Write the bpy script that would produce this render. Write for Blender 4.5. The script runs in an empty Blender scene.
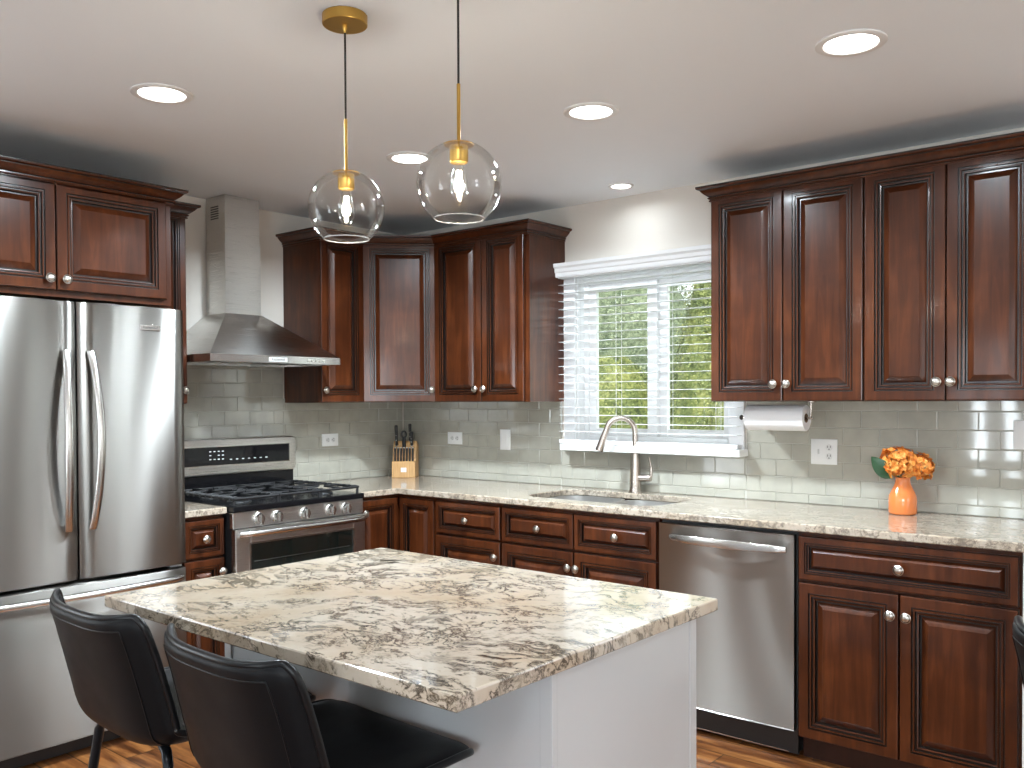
import bpy, bmesh, math, random
from mathutils import Vector, Matrix
random.seed(7)
C = bpy.context.scene.collection
SC = bpy.context.scene
V = Vector
X, Y, Z = V((1, 0, 0)), V((0, 1, 0)), V((0, 0, 1))

# ------------------------------------------------------------------ camera
cam_d = bpy.data.cameras.new('camera'); cam = bpy.data.objects.new('camera', cam_d); C.objects.link(cam)
YAW, PITCH, ROLL = 0.6961, -0.0178, -0.0049
s_, c_ = math.sin(YAW), math.cos(YAW)
hf, hr = V((-s_, c_, 0)), V((c_, s_, 0))
fw = hf * math.cos(PITCH) + Z * math.sin(PITCH)
up0 = -hf * math.sin(PITCH) + Z * math.cos(PITCH)
rt = hr * math.cos(ROLL) + up0 * math.sin(ROLL)
up = -hr * math.sin(ROLL) + up0 * math.cos(ROLL)
M = Matrix((rt, up, -fw)).transposed().to_4x4()
M.translation = V((4.2039, -3.9486, 1.3944))
cam.matrix_world = M
cam_d.sensor_width = 36; cam_d.lens = 898.57 * 36 / 1024
cam_d.shift_y = 30.33 / 1024
cam_d.clip_start = 0.05
SC.camera = cam

# ------------------------------------------------------------------ world, exposure
SC.view_settings.view_transform = 'Standard'
SC.view_settings.look = 'None'
SC.view_settings.exposure = 0.62
SC.view_settings.gamma = 1.0
SC.view_settings.use_curve_mapping = False
SC.cycles.use_denoising = True
SC.cycles.max_bounces = 10
SC.cycles.transparent_max_bounces = 24
SC.cycles.caustics_reflective = False
SC.cycles.caustics_refractive = False
SC.cycles.sample_clamp_indirect = 6
w = bpy.data.worlds.new('sky'); SC.world = w; w.use_nodes = True
wn = w.node_tree.nodes; wl = w.node_tree.links
bg = wn['Background']
sky = wn.new('ShaderNodeTexSky'); sky.sky_type = 'HOSEK_WILKIE'; sky.turbidity = 4
sky.sun_direction = V((0.45, -0.4, 0.8)).normalized()
haze = wn.new('ShaderNodeMix'); haze.data_type = 'RGBA'; haze.inputs[0].default_value = .6
haze.inputs[7].default_value = (1, 1, 1, 1)
wl.new(sky.outputs[0], haze.inputs[6]); wl.new(haze.outputs[2], bg.inputs[0]); bg.inputs[1].default_value = 3.3

def light(name, kind, loc, energy, color=(1, 1, 1), size=0.1, size_y=None, look=None, spread=None, shape=None):
    d = bpy.data.lights.new(name, kind); o = bpy.data.objects.new(name, d); C.objects.link(o)
    d.energy = energy; d.color = color; o.location = loc
    if kind == 'AREA':
        d.shape = shape or ('RECTANGLE' if size_y else 'SQUARE'); d.size = size
        if size_y: d.size_y = size_y
        if spread: d.spread = spread
    elif kind == 'POINT': d.shadow_soft_size = size
    elif kind == 'SUN': d.angle = math.radians(1.5)
    if look is not None:
        o.rotation_euler = V(look).to_track_quat('-Z', 'Y').to_euler()
    return o

light('sun', 'SUN', (0, 0, 10), 3.4, (1, .93, .8), look=(-0.45, 0.4, -0.8))
DAY = (.82, .94, 1.03)
# daylight through the other windows of the room (openings are built below)
light('daylight_patio', 'AREA', (5.45, 0.16, 1.1), 6, DAY, 1.35, 1.9, look=(0, -1, .35))
light('daylight_east', 'AREA', (6.76, -2.4, 1.45), 3.5, DAY, 1.9, 1.3, look=(-1, 0, .3))
light('daylight_back', 'AREA', (5.5, -7.16, 1.5), 80, DAY, 1.9, 1.25, look=(0, 1, .15))
light('daylight_french', 'AREA', (1.95, -7.16, 1.1), 38, DAY, .6, 1.9, look=(0, 1, .3))
light('daylight_west', 'AREA', (-.16, -4.45, 1.45), 15, DAY, 1.05, 1.9, look=(1, 0, .2))

# ------------------------------------------------------------------ materials
def mat(name, col=(.5, .5, .5), rough=.5, metal=0, coat=0, coat_rough=.1, spec=.5, **kw):
    m = bpy.data.materials.new(name); m.use_nodes = True
    b = m.node_tree.nodes['Principled BSDF']
    b.inputs['Base Color'].default_value = (*col, 1); b.inputs['Roughness'].default_value = rough
    b.inputs['Metallic'].default_value = metal; b.inputs['Coat Weight'].default_value = coat
    b.inputs['Coat Roughness'].default_value = coat_rough; b.inputs['Specular IOR Level'].default_value = spec
    for k, v in kw.items(): b.inputs[k].default_value = v
    return m
def N(m, t, **kw):
    n = m.node_tree.nodes.new(t)
    for k, v in kw.items(): setattr(n, k, v)
    return n
def L(m, a, b): m.node_tree.links.new(a, b)
def ramp(m, fac, stops, interp='LINEAR'):
    r = N(m, 'ShaderNodeValToRGB'); r.color_ramp.interpolation = interp
    e = r.color_ramp.elements
    while len(e) < len(stops): e.new(.5)
    for i, (p, c) in enumerate(stops):
        e[i].position = p; e[i].color = (*c, 1) if len(c) == 3 else c
    L(m, fac, r.inputs[0]); return r.outputs[0]
def coords(m, scale=(1, 1, 1), rot=(0, 0, 0), src='Object'):
    tc = N(m, 'ShaderNodeTexCoord'); mp = N(m, 'ShaderNodeMapping')
    mp.inputs['Scale'].default_value = scale; mp.inputs['Rotation'].default_value = rot
    L(m, tc.outputs[src], mp.inputs[0]); return mp.outputs[0]
def noise(m, vec, scale, detail=4, rough=.55, dist=0):
    n = N(m, 'ShaderNodeTexNoise'); n.inputs['Scale'].default_value = scale
    n.inputs['Detail'].default_value = detail; n.inputs['Roughness'].default_value = rough
    n.inputs['Distortion'].default_value = dist
    L(m, vec, n.inputs['Vector']); return n.outputs['Fac']
def mathn(m, op, a, b=None, clamp=False):
    n = N(m, 'ShaderNodeMath', operation=op); n.use_clamp = clamp
    for i, x in enumerate((a, b)):
        if x is None: continue
        if isinstance(x, (int, float)): n.inputs[i].default_value = x
        else: L(m, x, n.inputs[i])
    return n.outputs[0]
def mixc(m, fac, a, b):
    n = N(m, 'ShaderNodeMix', data_type='RGBA')
    for k, x in ((0, fac), (6, a), (7, b)):
        if isinstance(x, (int, float)): n.inputs[k].default_value = x
        elif isinstance(x, tuple): n.inputs[k].default_value = (*x, 1)
        else: L(m, x, n.inputs[k])
    return n.outputs[2]
def bsdf(m): return m.node_tree.nodes['Principled BSDF']
def bump(m, h, strength=.1, dist=.01):
    b = N(m, 'ShaderNodeBump'); b.inputs['Strength'].default_value = strength; b.inputs['Distance'].default_value = dist
    L(m, h, b.inputs['Height']); L(m, b.outputs[0], bsdf(m).inputs['Normal'])

def wood_mat(name, c0, c1, c2, rough=.3, scale=(14, 14, 1.3)):
    m = mat(name, c1, rough, coat=.22, coat_rough=.10, spec=.25)
    v = coords(m, scale)
    n1 = noise(m, v, 2.2, 6, .6, .6); n2 = noise(m, coords(m, (1, 1, 1)), 4.5, 3, .5, .3)
    f = mathn(m, 'ADD', mathn(m, 'MULTIPLY', n1, .55), mathn(m, 'MULTIPLY', n2, .45))
    L(m, ramp(m, f, [(.33, c0), (.5, c1), (.68, c2)]), bsdf(m).inputs['Base Color'])
    bump(m, n1, .03, .002)
    return m
CHERRY = wood_mat('cherry_wood', (.026, .0062, .0020), (.058, .0148, .0044), (.108, .0300, .0092), .28)
GLAZE = mat('dark_glaze', (.006, .003, .002), .3, coat=.3)
CHERRY_DARK = wood_mat('cherry_dark_kick', (.02, .007, .004), (.03, .010, .006), (.04, .013, .008), .45)  # darker wood of the toe kicks
NICKEL = mat('satin_nickel', (.56, .53, .48), .28, 1)
KNOBDARK = mat('knob_groove', (.10, .09, .08), .4, 1)

def steel_mat(name, col=(.62, .60, .57), rough=.24, sc=(3, 3, 120), wav=.0, aniso=.75, rot=.0):
    m = mat(name, col, rough, 1)
    v = coords(m, sc); n = noise(m, v, 3, 3, .6)
    L(m, mathn(m, 'ADD', mathn(m, 'MULTIPLY', n, .05), rough - .025), bsdf(m).inputs['Roughness'])
    bsdf(m).inputs['Anisotropic'].default_value = aniso
    bsdf(m).inputs['Anisotropic Rotation'].default_value = rot
    tg = N(m, 'ShaderNodeTangent'); tg.direction_type = 'RADIAL'; tg.axis = 'Z'; L(m, tg.outputs[0], bsdf(m).inputs['Tangent'])
    if wav:
        n2 = noise(m, coords(m, (5.5, 5.5, .45)), 1.0, 2, .5, .4)
        bump(m, n2, wav, .02)
    return m
ROT = 0.25
STEEL = steel_mat('brushed_steel', (.58, .565, .54), aniso=.2)
STEEL_DOOR = steel_mat('appliance_steel', (.235, .224, .208), .34, (2, 2, 300), .12, 1.0, ROT)
STEEL_DW = steel_mat('dishwasher_steel', (.30, .288, .268), .36, (2, 2, 300), .12, 1.0, ROT)
STEEL_H = steel_mat('hood_steel', (.60, .585, .56), .28, (2, 2, 300), .03, .7, ROT)
STEEL_SINK = steel_mat('sink_steel', (.62, .61, .59), .42, aniso=0)
BLACKPL = mat('black_plastic', (.012, .012, .013), .38)
BLACKGL = mat('black_glass', (.004, .004, .005), .06, spec=.35)
IRON = mat('cast_iron', (.018, .018, .019), .45, spec=.35)
ENAMEL = mat('black_enamel', (.006, .006, .007), .15, spec=.3)
BRASS = mat('brushed_brass', (.56, .34, .085), .34, 1)
WHITE = mat('white_paint', (.80, .80, .79), .35)
WHITE_GLOSS = mat('island_white', (.60, .61, .62), .22, coat=.3, coat_rough=.12)
PLASTIC_W = mat('outlet_plastic', (.82, .82, .81), .3)
SLOT = mat('outlet_slot', (.05, .05, .05), .6)
PAPER = mat('paper', (.85, .85, .86), .9)
CARD = mat('cardboard', (.22, .13, .07), .8)
WALLP = mat('wall_paint', (.72, .67, .605), .6)
CEILP = mat('ceiling_paint', (.865, .90, .935), .7)
GROUT = mat('grout', (.50, .49, .44), .8)
BLIND = mat('blind_white', (.78, .78, .78), .4)
VINYL = mat('window_vinyl', (.90, .90, .90), .3)
CORD = mat('black_cord', (.01, .01, .01), .6)
LETTER = mat('lettering', (.05, .05, .05), .5)
LETTER_W = mat('lettering_white', (.75, .75, .75), .5)
VASE = mat('orange_glaze', (.78, .22, .055), .12, coat=.6, coat_rough=.05)
LEAF = mat('leaf_green', (.012, .055, .016), .35)
STEM = mat('stem_green', (.05, .12, .03), .5)
def petal_mat():
    m = mat('petal_orange', (.8, .3, .03), .6)
    n = noise(m, coords(m), 55, 2)
    L(m, ramp(m, n, [(.3, (.42, .085, .008)), (.5, (.75, .24, .025)), (.68, (.88, .47, .13))]), bsdf(m).inputs['Base Color'])
    return m
PETAL = petal_mat()
def tile_mat():
    m = mat('glass_tile', (.40, .395, .34), .07, coat=.5, coat_rough=.03)
    n = noise(m, coords(m), 9, 3)
    L(m, ramp(m, n, [(.3, (.38, .37, .315)), (.7, (.455, .44, .375))]), bsdf(m).inputs['Base Color'])
    return m
TILE = tile_mat()
def maple_mat():
    m = mat('maple_block', (.62, .36, .15), .4)
    n = noise(m, coords(m, (60, 60, 4)), 1.5, 4)
    L(m, ramp(m, n, [(.3, (.52, .28, .10)), (.7, (.70, .43, .20))]), bsdf(m).inputs['Base Color'])
    return m
MAPLE = maple_mat()
def granite_mat(name, grey=0.0, sc=1.0):
    m = mat(name, (.6, .5, .4), .09 + .07 * grey, coat=.55 - .4 * grey, coat_rough=.03)
    v = coords(m, (sc, sc, sc))
    # warp
    wn_ = N(m, 'ShaderNodeTexNoise'); wn_.inputs['Scale'].default_value = 3.2; wn_.inputs['Detail'].default_value = 4
    L(m, v, wn_.inputs['Vector'])
    va = N(m, 'ShaderNodeVectorMath', operation='MULTIPLY_ADD'); va.inputs[1].default_value = (.42, .30, .3)
    L(m, wn_.outputs['Color'], va.inputs[0]); L(m, v, va.inputs[2])
    wv = va.outputs[0]
    mp = N(m, 'ShaderNodeMapping'); mp.inputs['Scale'].default_value = (.62, 1.25, 1); mp.inputs['Rotation'].default_value = (0, 0, .5)
    L(m, wv, mp.inputs[0]); wv2 = mp.outputs[0]
    big = noise(m, v, 3.0, 5, .6)
    base = ramp(m, big, [(.30, (.44, .335, .225)), (.45, (.55, .455, .345)), (.60, (.60, .525, .43))])
    fine = noise(m, v, 60, 3, .7)
    base = mixc(m, mathn(m, 'MULTIPLY', ramp(m, fine, [(.45, (0, 0, 0)), (.70, (1, 1, 1))]), .14 + .46 * grey), base, (.42, .33, .25) if not grey else (.27, .235, .21))
    def veins(scale, width, thr, src):
        n = noise(m, src, scale, 7, .66)
        d = mathn(m, 'ABSOLUTE', mathn(m, 'SUBTRACT', n, .5))
        line = ramp(m, d, [(0, (1, 1, 1)), (width, (0, 0, 0))])
        k = noise(m, v, scale * .62 + 1.3, 4, .6)
        gate = ramp(m, k, [(thr, (0, 0, 0)), (thr + .09, (1, 1, 1))])
        return mathn(m, 'MULTIPLY', line, gate)
    va_ = veins(5.5, .026, .43, wv2); vb = veins(11, .032, .45, wv2)
    vc = veins(26, .034, .51, wv2)
    vv = mathn(m, 'MAXIMUM', mathn(m, 'MAXIMUM', va_, vb), mathn(m, 'MULTIPLY', vc, .8), True)
    # dark blotches
    bl = noise(m, wv2, 14, 5, .68); gate2 = ramp(m, noise(m, v, 2.6, 3), [(.53, (0, 0, 0)), (.62, (1, 1, 1))])
    blot = mathn(m, 'MULTIPLY', ramp(m, bl, [(.56, (0, 0, 0)), (.62, (1, 1, 1))]), gate2)
    vv = mathn(m, 'MAXIMUM', vv, blot, True)
    halo = ramp(m, noise(m, wv2, 5, 5, .6), [(.50, (0, 0, 0)), (.66, (1, 1, 1))])
    base = mixc(m, mathn(m, 'MULTIPLY', halo, .22), base, (.40, .30, .20))
    dark = ramp(m, noise(m, v, 18, 2), [(.4, (.018, .014, .009)), (.65, (.075, .052, .028))])
    col = mixc(m, mathn(m, 'MULTIPLY', vv, .96), base, dark)
    if grey:
        sp = ramp(m, noise(m, v, 30, 4, .72), [(.535, (0, 0, 0)), (.585, (1, 1, 1))])
        col = mixc(m, mathn(m, 'MULTIPLY', sp, 1.0 * grey), col, (.055, .042, .034))
        col = mixc(m, .5 * grey, col, (.36, .295, .228))
    L(m, col, bsdf(m).inputs['Base Color'])
    return m
GRANITE = granite_mat('granite_island')
GRANITE2 = granite_mat('granite_counter', .8, 1.25)
def floor_mat():
    m = mat('rustic_floor', (.3, .13, .05), .28, coat=.3, coat_rough=.15)
    br = N(m, 'ShaderNodeTexBrick'); br.offset = .37; br.inputs['Scale'].default_value = 1
    br.inputs['Brick Width'].default_value = 1.3; br.inputs['Row Height'].default_value = .125
    br.inputs['Mortar Size'].default_value = .0025; br.inputs['Mortar'].default_value = (.012, .006, .003, 1)
    br.inputs['Color1'].default_value = (.25, .25, .25, 1); br.inputs['Color2'].default_value = (.9, .9, .9, 1)
    L(m, coords(m), br.inputs['Vector'])
    off = N(m, 'ShaderNodeVectorMath', operation='MULTIPLY_ADD'); off.inputs[1].default_value = (7, 3, 0)
    L(m, br.outputs['Color'], off.inputs[0]); L(m, coords(m, (1.6, 13, 1)), off.inputs[2])
    g = noise(m, off.outputs[0], 1.5, 6, .65, .7)
    col = ramp(m, g, [(.30, (.028, .010, .004)), (.44, (.17, .055, .016)), (.58, (.36, .14, .040)), (.75, (.50, .235, .08))])
    col2 = mixc(m, .35, col, br.outputs['Color'])
    mul = N(m, 'ShaderNodeMix', data_type='RGBA', blend_type='MULTIPLY'); mul.inputs[0].default_value = .55
    L(m, col, mul.inputs[6]); L(m, br.outputs['Color'], mul.inputs[7])
    fin = mixc(m, br.outputs['Fac'], mul.outputs[2], (.012, .006, .003))
    L(m, fin, bsdf(m).inputs['Base Color']); bump(m, g, .08, .004)
    return m
FLOOR = floor_mat()
def leather_mat():
    m = mat('black_leather', (.0045, .0048, .0058), .40, spec=.16)
    n = noise(m, coords(m), 260, 3, .6); n2 = noise(m, coords(m), 14, 3)
    L(m, mathn(m, 'ADD', mathn(m, 'MULTIPLY', n2, .2), .33), bsdf(m).inputs['Roughness'])
    bump(m, n, .12, .0015); return m
LEATHER = leather_mat()
WELT = mat('leather_welt', (.005, .0055, .0065), .30, spec=.3)
LEGM = mat('black_steel_leg', (.016, .018, .022), .3, .6)
def thin_glass(name, tint=(1, 1, 1), base=.03, edge=.5, blend=.35):
    m = bpy.data.materials.new(name); m.use_nodes = True
    nt = m.node_tree; nt.nodes.remove(nt.nodes['Principled BSDF'])
    t = N(m, 'ShaderNodeBsdfTransparent'); t.inputs[0].default_value = (*tint, 1)
    g = N(m, 'ShaderNodeBsdfGlossy'); g.inputs['Roughness'].default_value = .015
    lw = N(m, 'ShaderNodeLayerWeight'); lw.inputs[0].default_value = blend
    f = mathn(m, 'ADD', mathn(m, 'MULTIPLY', lw.outputs['Fresnel'], edge), base, True)
    mx = N(m, 'ShaderNodeMixShader'); L(m, f, mx.inputs[0]); L(m, t.outputs[0], mx.inputs[1]); L(m, g.outputs[0], mx.inputs[2])
    L(m, mx.outputs[0], nt.nodes['Material Output'].inputs[0]); return m
PANE = thin_glass('window_glass', (.93, .96, .94), .035, .5, .2)
GLOBE = thin_glass('globe_glass', (.995, .995, .99), .02, .40, .18)
OVENGL = mat('oven_glass', (.010, .014, .012), .06, coat=.5, coat_rough=.03)
def emit(name, col, strength):
    m = bpy.data.materials.new(name); m.use_nodes = True; nt = m.node_tree
    nt.nodes.remove(nt.nodes['Principled BSDF']); e = N(m, 'ShaderNodeEmission')
    e.inputs[0].default_value = (*col, 1); e.inputs[1].default_value = strength
    L(m, e.outputs[0], nt.nodes['Material Output'].inputs[0]); return m
LENS = emit('lit_lens', (1, .96, .90), 7)
FILAMENT = emit('lit_filament', (1, .86, .62), 60)
def foliage_mat(name, a, b, c):
    m = mat(name, b, .6); n = noise(m, coords(m), 3.0, 6, .75); n2 = noise(m, coords(m), 26, 3, .7)
    f = mathn(m, 'ADD', mathn(m, 'MULTIPLY', n, .6), mathn(m, 'MULTIPLY', n2, .4))
    L(m, ramp(m, f, [(.40, a), (.5, b), (.60, c)]), bsdf(m).inputs['Base Color'])
    return m
FOL_A = foliage_mat('foliage_bright', (.035, .055, .012), (.13, .165, .04), (.30, .31, .10))
FOL_B = foliage_mat('foliage_deep', (.009, .018, .006), (.042, .062, .020), (.13, .155, .06))
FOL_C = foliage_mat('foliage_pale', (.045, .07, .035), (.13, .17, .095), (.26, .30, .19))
BARK = mat('bark', (.08, .055, .035), .8)
LAWN = foliage_mat('lawn', (.05, .09, .02), (.09, .15, .04), (.14, .2, .06))

# ------------------------------------------------------------------ mesh helpers
WORLDF = (V((0, 0, 0)), X, Y, Z)                    # origin, u, v, n
def FW(y0): return (V((0, y0, 0)), X, Z, -Y)        # faces the room from the window wall: a=x, b=z
def FR(x0): return (V((x0, 0, 0)), Y, Z, X)         # faces the room from the range wall: a=y, b=z
def P(F, a, b, c): return F[0] + F[1] * a + F[2] * b + F[3] * c
class MB:
    def __init__(s): s.v = []; s.f = []; s.m = []
    def add(s, vs, fs, mi=0):
        o = len(s.v); s.v += [V(p) for p in vs]; s.f += [[i + o for i in f] for f in fs]; s.m += [mi] * len(fs); return s
    def box(s, a0, a1, b0, b1, c0, c1, mi=0, F=WORLDF):
        vs = [P(F, a, b, c) for c in (c0, c1) for b in (b0, b1) for a in (a0, a1)]
        return s.add(vs, [(0, 2, 3, 1), (4, 5, 7, 6), (0, 1, 5, 4), (2, 6, 7, 3), (0, 4, 6, 2), (1, 3, 7, 5)], mi)
    def loft(s, loops, mis=None, cap0=True, cap1=True, closed=True, capm=None):
        n = len(loops[0]); vs = [p for lp in loops for p in lp]; base = len(s.v); s.v += [V(p) for p in vs]
        for k in range(len(loops) - 1):
            for i in range(n if closed else n - 1):
                j = (i + 1) % n
                s.f.append([base + k * n + i, base + k * n + j, base + (k + 1) * n + j, base + (k + 1) * n + i])
                s.m.append(mis[k] if mis else 0)
        if cap0: s.f.append([base + i for i in reversed(range(n))]); s.m.append(mis[0] if mis else 0)
        if cap1: s.f.append([base + (len(loops) - 1) * n + i for i in range(n)]); s.m.append(capm if capm is not None else (mis[-1] if mis else 0))
        return s
    def panel(s, F, a0, a1, b0, b1, prof):             # prof: list of (inset, c, material index of band below)
        loops = []
        for ins, c, _ in prof:
            loops.append([P(F, a0 + ins, b0 + ins, c), P(F, a1 - ins, b0 + ins, c), P(F, a1 - ins, b1 - ins, c), P(F, a0 + ins, b1 - ins, c)])
        return s.loft(loops, [p[2] for p in prof[1:]], capm=0)
    def lathe(s, prof, o, axis=Z, seg=24, mis=None, cap0=True, cap1=True):
        axis = V(axis).normalized(); t = X if abs(axis.x) < .9 else Y
        u = axis.cross(t).normalized(); v = axis.cross(u); o = V(o)
        loops = [[o + axis * h + (u * math.cos(2 * math.pi * i / seg) + v * math.sin(2 * math.pi * i / seg)) * max(r, 1e-5) for i in range(seg)] for r, h in prof]
        return s.loft(loops, mis, cap0, cap1)
    def tube(s, pts, r, seg=10, mi=0, cap=True, closed=False):
        pts = [V(p) for p in pts]; n = len(pts); loops = []
        prev = None
        for i, p in enumerate(pts):
            if closed: t = (pts[(i + 1) % n] - pts[i - 1]).normalized()
            else: t = (pts[min(i + 1, n - 1)] - pts[max(i - 1, 0)]).normalized()
            if prev is None:
                h = Z if abs(t.z) < .9 else X
                u = t.cross(h).normalized()
            else:
                u = (prev - t * prev.dot(t)).normalized()
            prev = u; v = t.cross(u)
            rr = r[i] if isinstance(r, (list, tuple)) else r
            loops.append([p + (u * math.cos(2 * math.pi * k / seg) + v * math.sin(2 * math.pi * k / seg)) * rr for k in range(seg)])
        if closed: loops.append(loops[0])
        return s.loft(loops, [mi] * (len(loops) - 1), cap and not closed, cap and not closed)
    def sweep(s, path, prof, mi=0, pm=None):
        # path: 2D open polyline, outside on its right-hand side; prof: (out, z); pm: material of the band ending at each profile point
        n = len(path); path = [V((p[0], p[1])) for p in path]; nor = []
        for i in range(n - 1):
            d = (path[i + 1] - path[i]).normalized(); nor.append(V((d.y, -d.x)))
        loops = []
        for i in range(n):
            if i == 0: m_ = nor[0]
            elif i == n - 1: m_ = nor[-1]
            else:
                m_ = (nor[i - 1] + nor[i]).normalized(); m_ = m_ / m_.dot(nor[i])
            loops.append([V((path[i].x + m_.x * o, path[i].y + m_.y * o, z)) for o, z in prof])
        k0 = len(s.m); s.loft(loops, [mi] * (n - 1))
        if pm:
            k = len(prof)
            for i in range((n - 1) * k): s.m[k0 + i] = pm[(i + 1) % k]
        return s
LOC = {}
def mk(name, mb, mats, root_loc=V((0, 0, 0)), bevel=0, sub=0, seg=2, ang=38):
    me = bpy.data.meshes.new(name)
    me.from_pydata([p - root_loc for p in mb.v], [], mb.f)
    if not isinstance(mats, (list, tuple)): mats = [mats]
    for m in mats: me.materials.append(m)
    for p, mi in zip(me.polygons, mb.m): p.material_index = min(mi, len(mats) - 1)
    bm = bmesh.new(); bm.from_mesh(me); bmesh.ops.recalc_face_normals(bm, faces=bm.faces[:]); bm.to_mesh(me); bm.free()
    me.shade_smooth(); me.set_sharp_from_angle(angle=math.radians(ang))
    o = bpy.data.objects.new(name, me); C.objects.link(o)
    if bevel:
        b = o.modifiers.new('bevel', 'BEVEL'); b.width = bevel; b.segments = seg; b.limit_method = 'ANGLE'; b.angle_limit = math.radians(40); b.harden_normals = True
    if sub:
        q = o.modifiers.new('subsurf', 'SUBSURF'); q.levels = sub; q.render_levels = sub
    return o
def thing(name, label, cat, loc=(0, 0, 0), group=None):
    o = bpy.data.objects.new(name, None); C.objects.link(o); o.location = loc; o.empty_display_size = .05
    o['label'] = label; o['category'] = cat
    if group: o['group'] = group
    LOC[o.name] = V(loc); return o
def part(name, mb, mats, parent, label=None, **kw):
    r = parent
    while r.parent: r = r.parent
    o = mk(name, mb, mats, LOC.get(r.name, V((0, 0, 0))), **kw); o.parent = parent
    if label: o['label'] = label
    return o
def single(name, mb, mats, label, cat, loc=(0, 0, 0), group=None, **kw):
    o = mk(name, mb, mats, V(loc), **kw); o.location = loc; LOC[o.name] = V(loc)
    o['label'] = label; o['category'] = cat
    if group: o['group'] = group
    return o
def struct(name, mb, mats, **kw):
    o = mk(name, mb, mats, **kw); o['kind'] = 'structure'; LOC[o.name] = V((0, 0, 0)); return o
def text_mb(txt, size, F, a, b, c, depth=.0006):
    cu = bpy.data.curves.new('t', 'FONT'); cu.body = txt; cu.size = size; cu.extrude = depth; cu.align_x = 'CENTER'; cu.align_y = 'CENTER'
    o = bpy.data.objects.new('t', cu); C.objects.link(o); dg = bpy.context.evaluated_depsgraph_get()
    me = bpy.data.meshes.new_from_object(o.evaluated_get(dg)); mb = MB()
    mb.add([P(F, a + p.co.x, b + p.co.y, c + p.co.z) for p in me.vertices], [list(p.vertices) for p in me.polygons])
    bpy.data.objects.remove(o); bpy.data.meshes.remove(me); bpy.data.curves.remove(cu); return mb
def walls(F, a0, a1, b0, b1, t0, t1, holes):
    A = sorted({a0, a1, *[h[0] for h in holes], *[h[1] for h in holes]}); B = sorted({b0, b1, *[h[2] for h in holes], *[h[3] for h in holes]})
    mb = MB()
    for i in range(len(A) - 1):
        for j in range(len(B) - 1):
            ca, cb = (A[i] + A[i + 1]) / 2, (B[j] + B[j + 1]) / 2
            if any(h[0] < ca < h[1] and h[2] < cb < h[3] for h in holes): continue
            mb.box(A[i], A[i + 1], B[j], B[j + 1], t0, t1, 0, F)
    return mb

# ------------------------------------------------------------------ room shell
CEIL = 2.432; XE, YB = 6.6, -7.0
struct('floor', MB().box(-.2, XE + .2, YB - .2, .2, -.12, 0), FLOOR)
struct('ceiling', MB().box(-.2, XE + .2, YB - .2, .2, CEIL, CEIL + .12), CEILP)
WIN = (1.36, 2.262, 1.150, 2.045)
FN = (V((0, 0, 0)), X, Z, Y)
struct('wall_north', walls(FN, -.15, XE + .15, 0, CEIL, 0, .15, [WIN, (4.75, 6.15, .05, 2.05)]), WALLP)
FWE = (V((0, 0, 0)), Y, Z, -X)
struct('wall_west', walls(FWE, YB, 0, 0, CEIL, 0, .15, [(-5.0, -3.9, .5, 2.1)]), WALLP)
FE = (V((XE, 0, 0)), Y, Z, X)
struct('wall_east', walls(FE, YB, 0, 0, CEIL, 0, .15, [(-3.35, -1.45, .8, 2.1)]), WALLP)
FS = (V((0, YB, 0)), X, Z, -Y)
struct('wall_south', walls(FS, -.15, XE + .15, 0, CEIL, 0, .15, [(1.65, 2.25, .05, 2.05), (4.5, 6.5, .85, 2.1)]), WALLP)
struct('wall_end', MB().box(3.606, 3.66, -.628, -.002, 0, .883), WHITE)

def plain_window(name, F, a0, a1, b0, b1, nv, nh=0, mw=.035):
    mb = MB(); fr = .07
    mb.box(a0, a0 + fr, b0, b1, .0, .12, 0, F).box(a1 - fr, a1, b0, b1, 0, .12, 0, F)
    mb.box(a0 + fr, a1 - fr, b0, b0 + fr, 0, .12, 0, F).box(a0 + fr, a1 - fr, b1 - fr, b1, 0, .12, 0, F)
    for i in range(1, nv):
        a = a0 + (a1 - a0) * i / nv; mb.box(a - mw, a + mw, b0 + fr, b1 - fr, .02, .10, 0, F)
    for i in range(1, nh):
        b = b0 + (b1 - b0) * i / nh; mb.box(a0 + fr, a1 - fr, b - .015, b + .015, .03, .09, 0, F)
    struct(name, mb, WHITE)
plain_window('window_2', FN, 4.75, 6.15, .05, 2.05, 3)
plain_window('window_3', FWE, -5.0, -3.9, .5, 2.1, 3)
plain_window('window_4', FE, -3.35, -1.45, .8, 2.1, 3)
plain_window('window_5', FS, 1.65, 2.25, .05, 2.05, 2, mw=.10)
plain_window('window_6', FS, 4.5, 6.5, .85, 2.1, 3)

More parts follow.
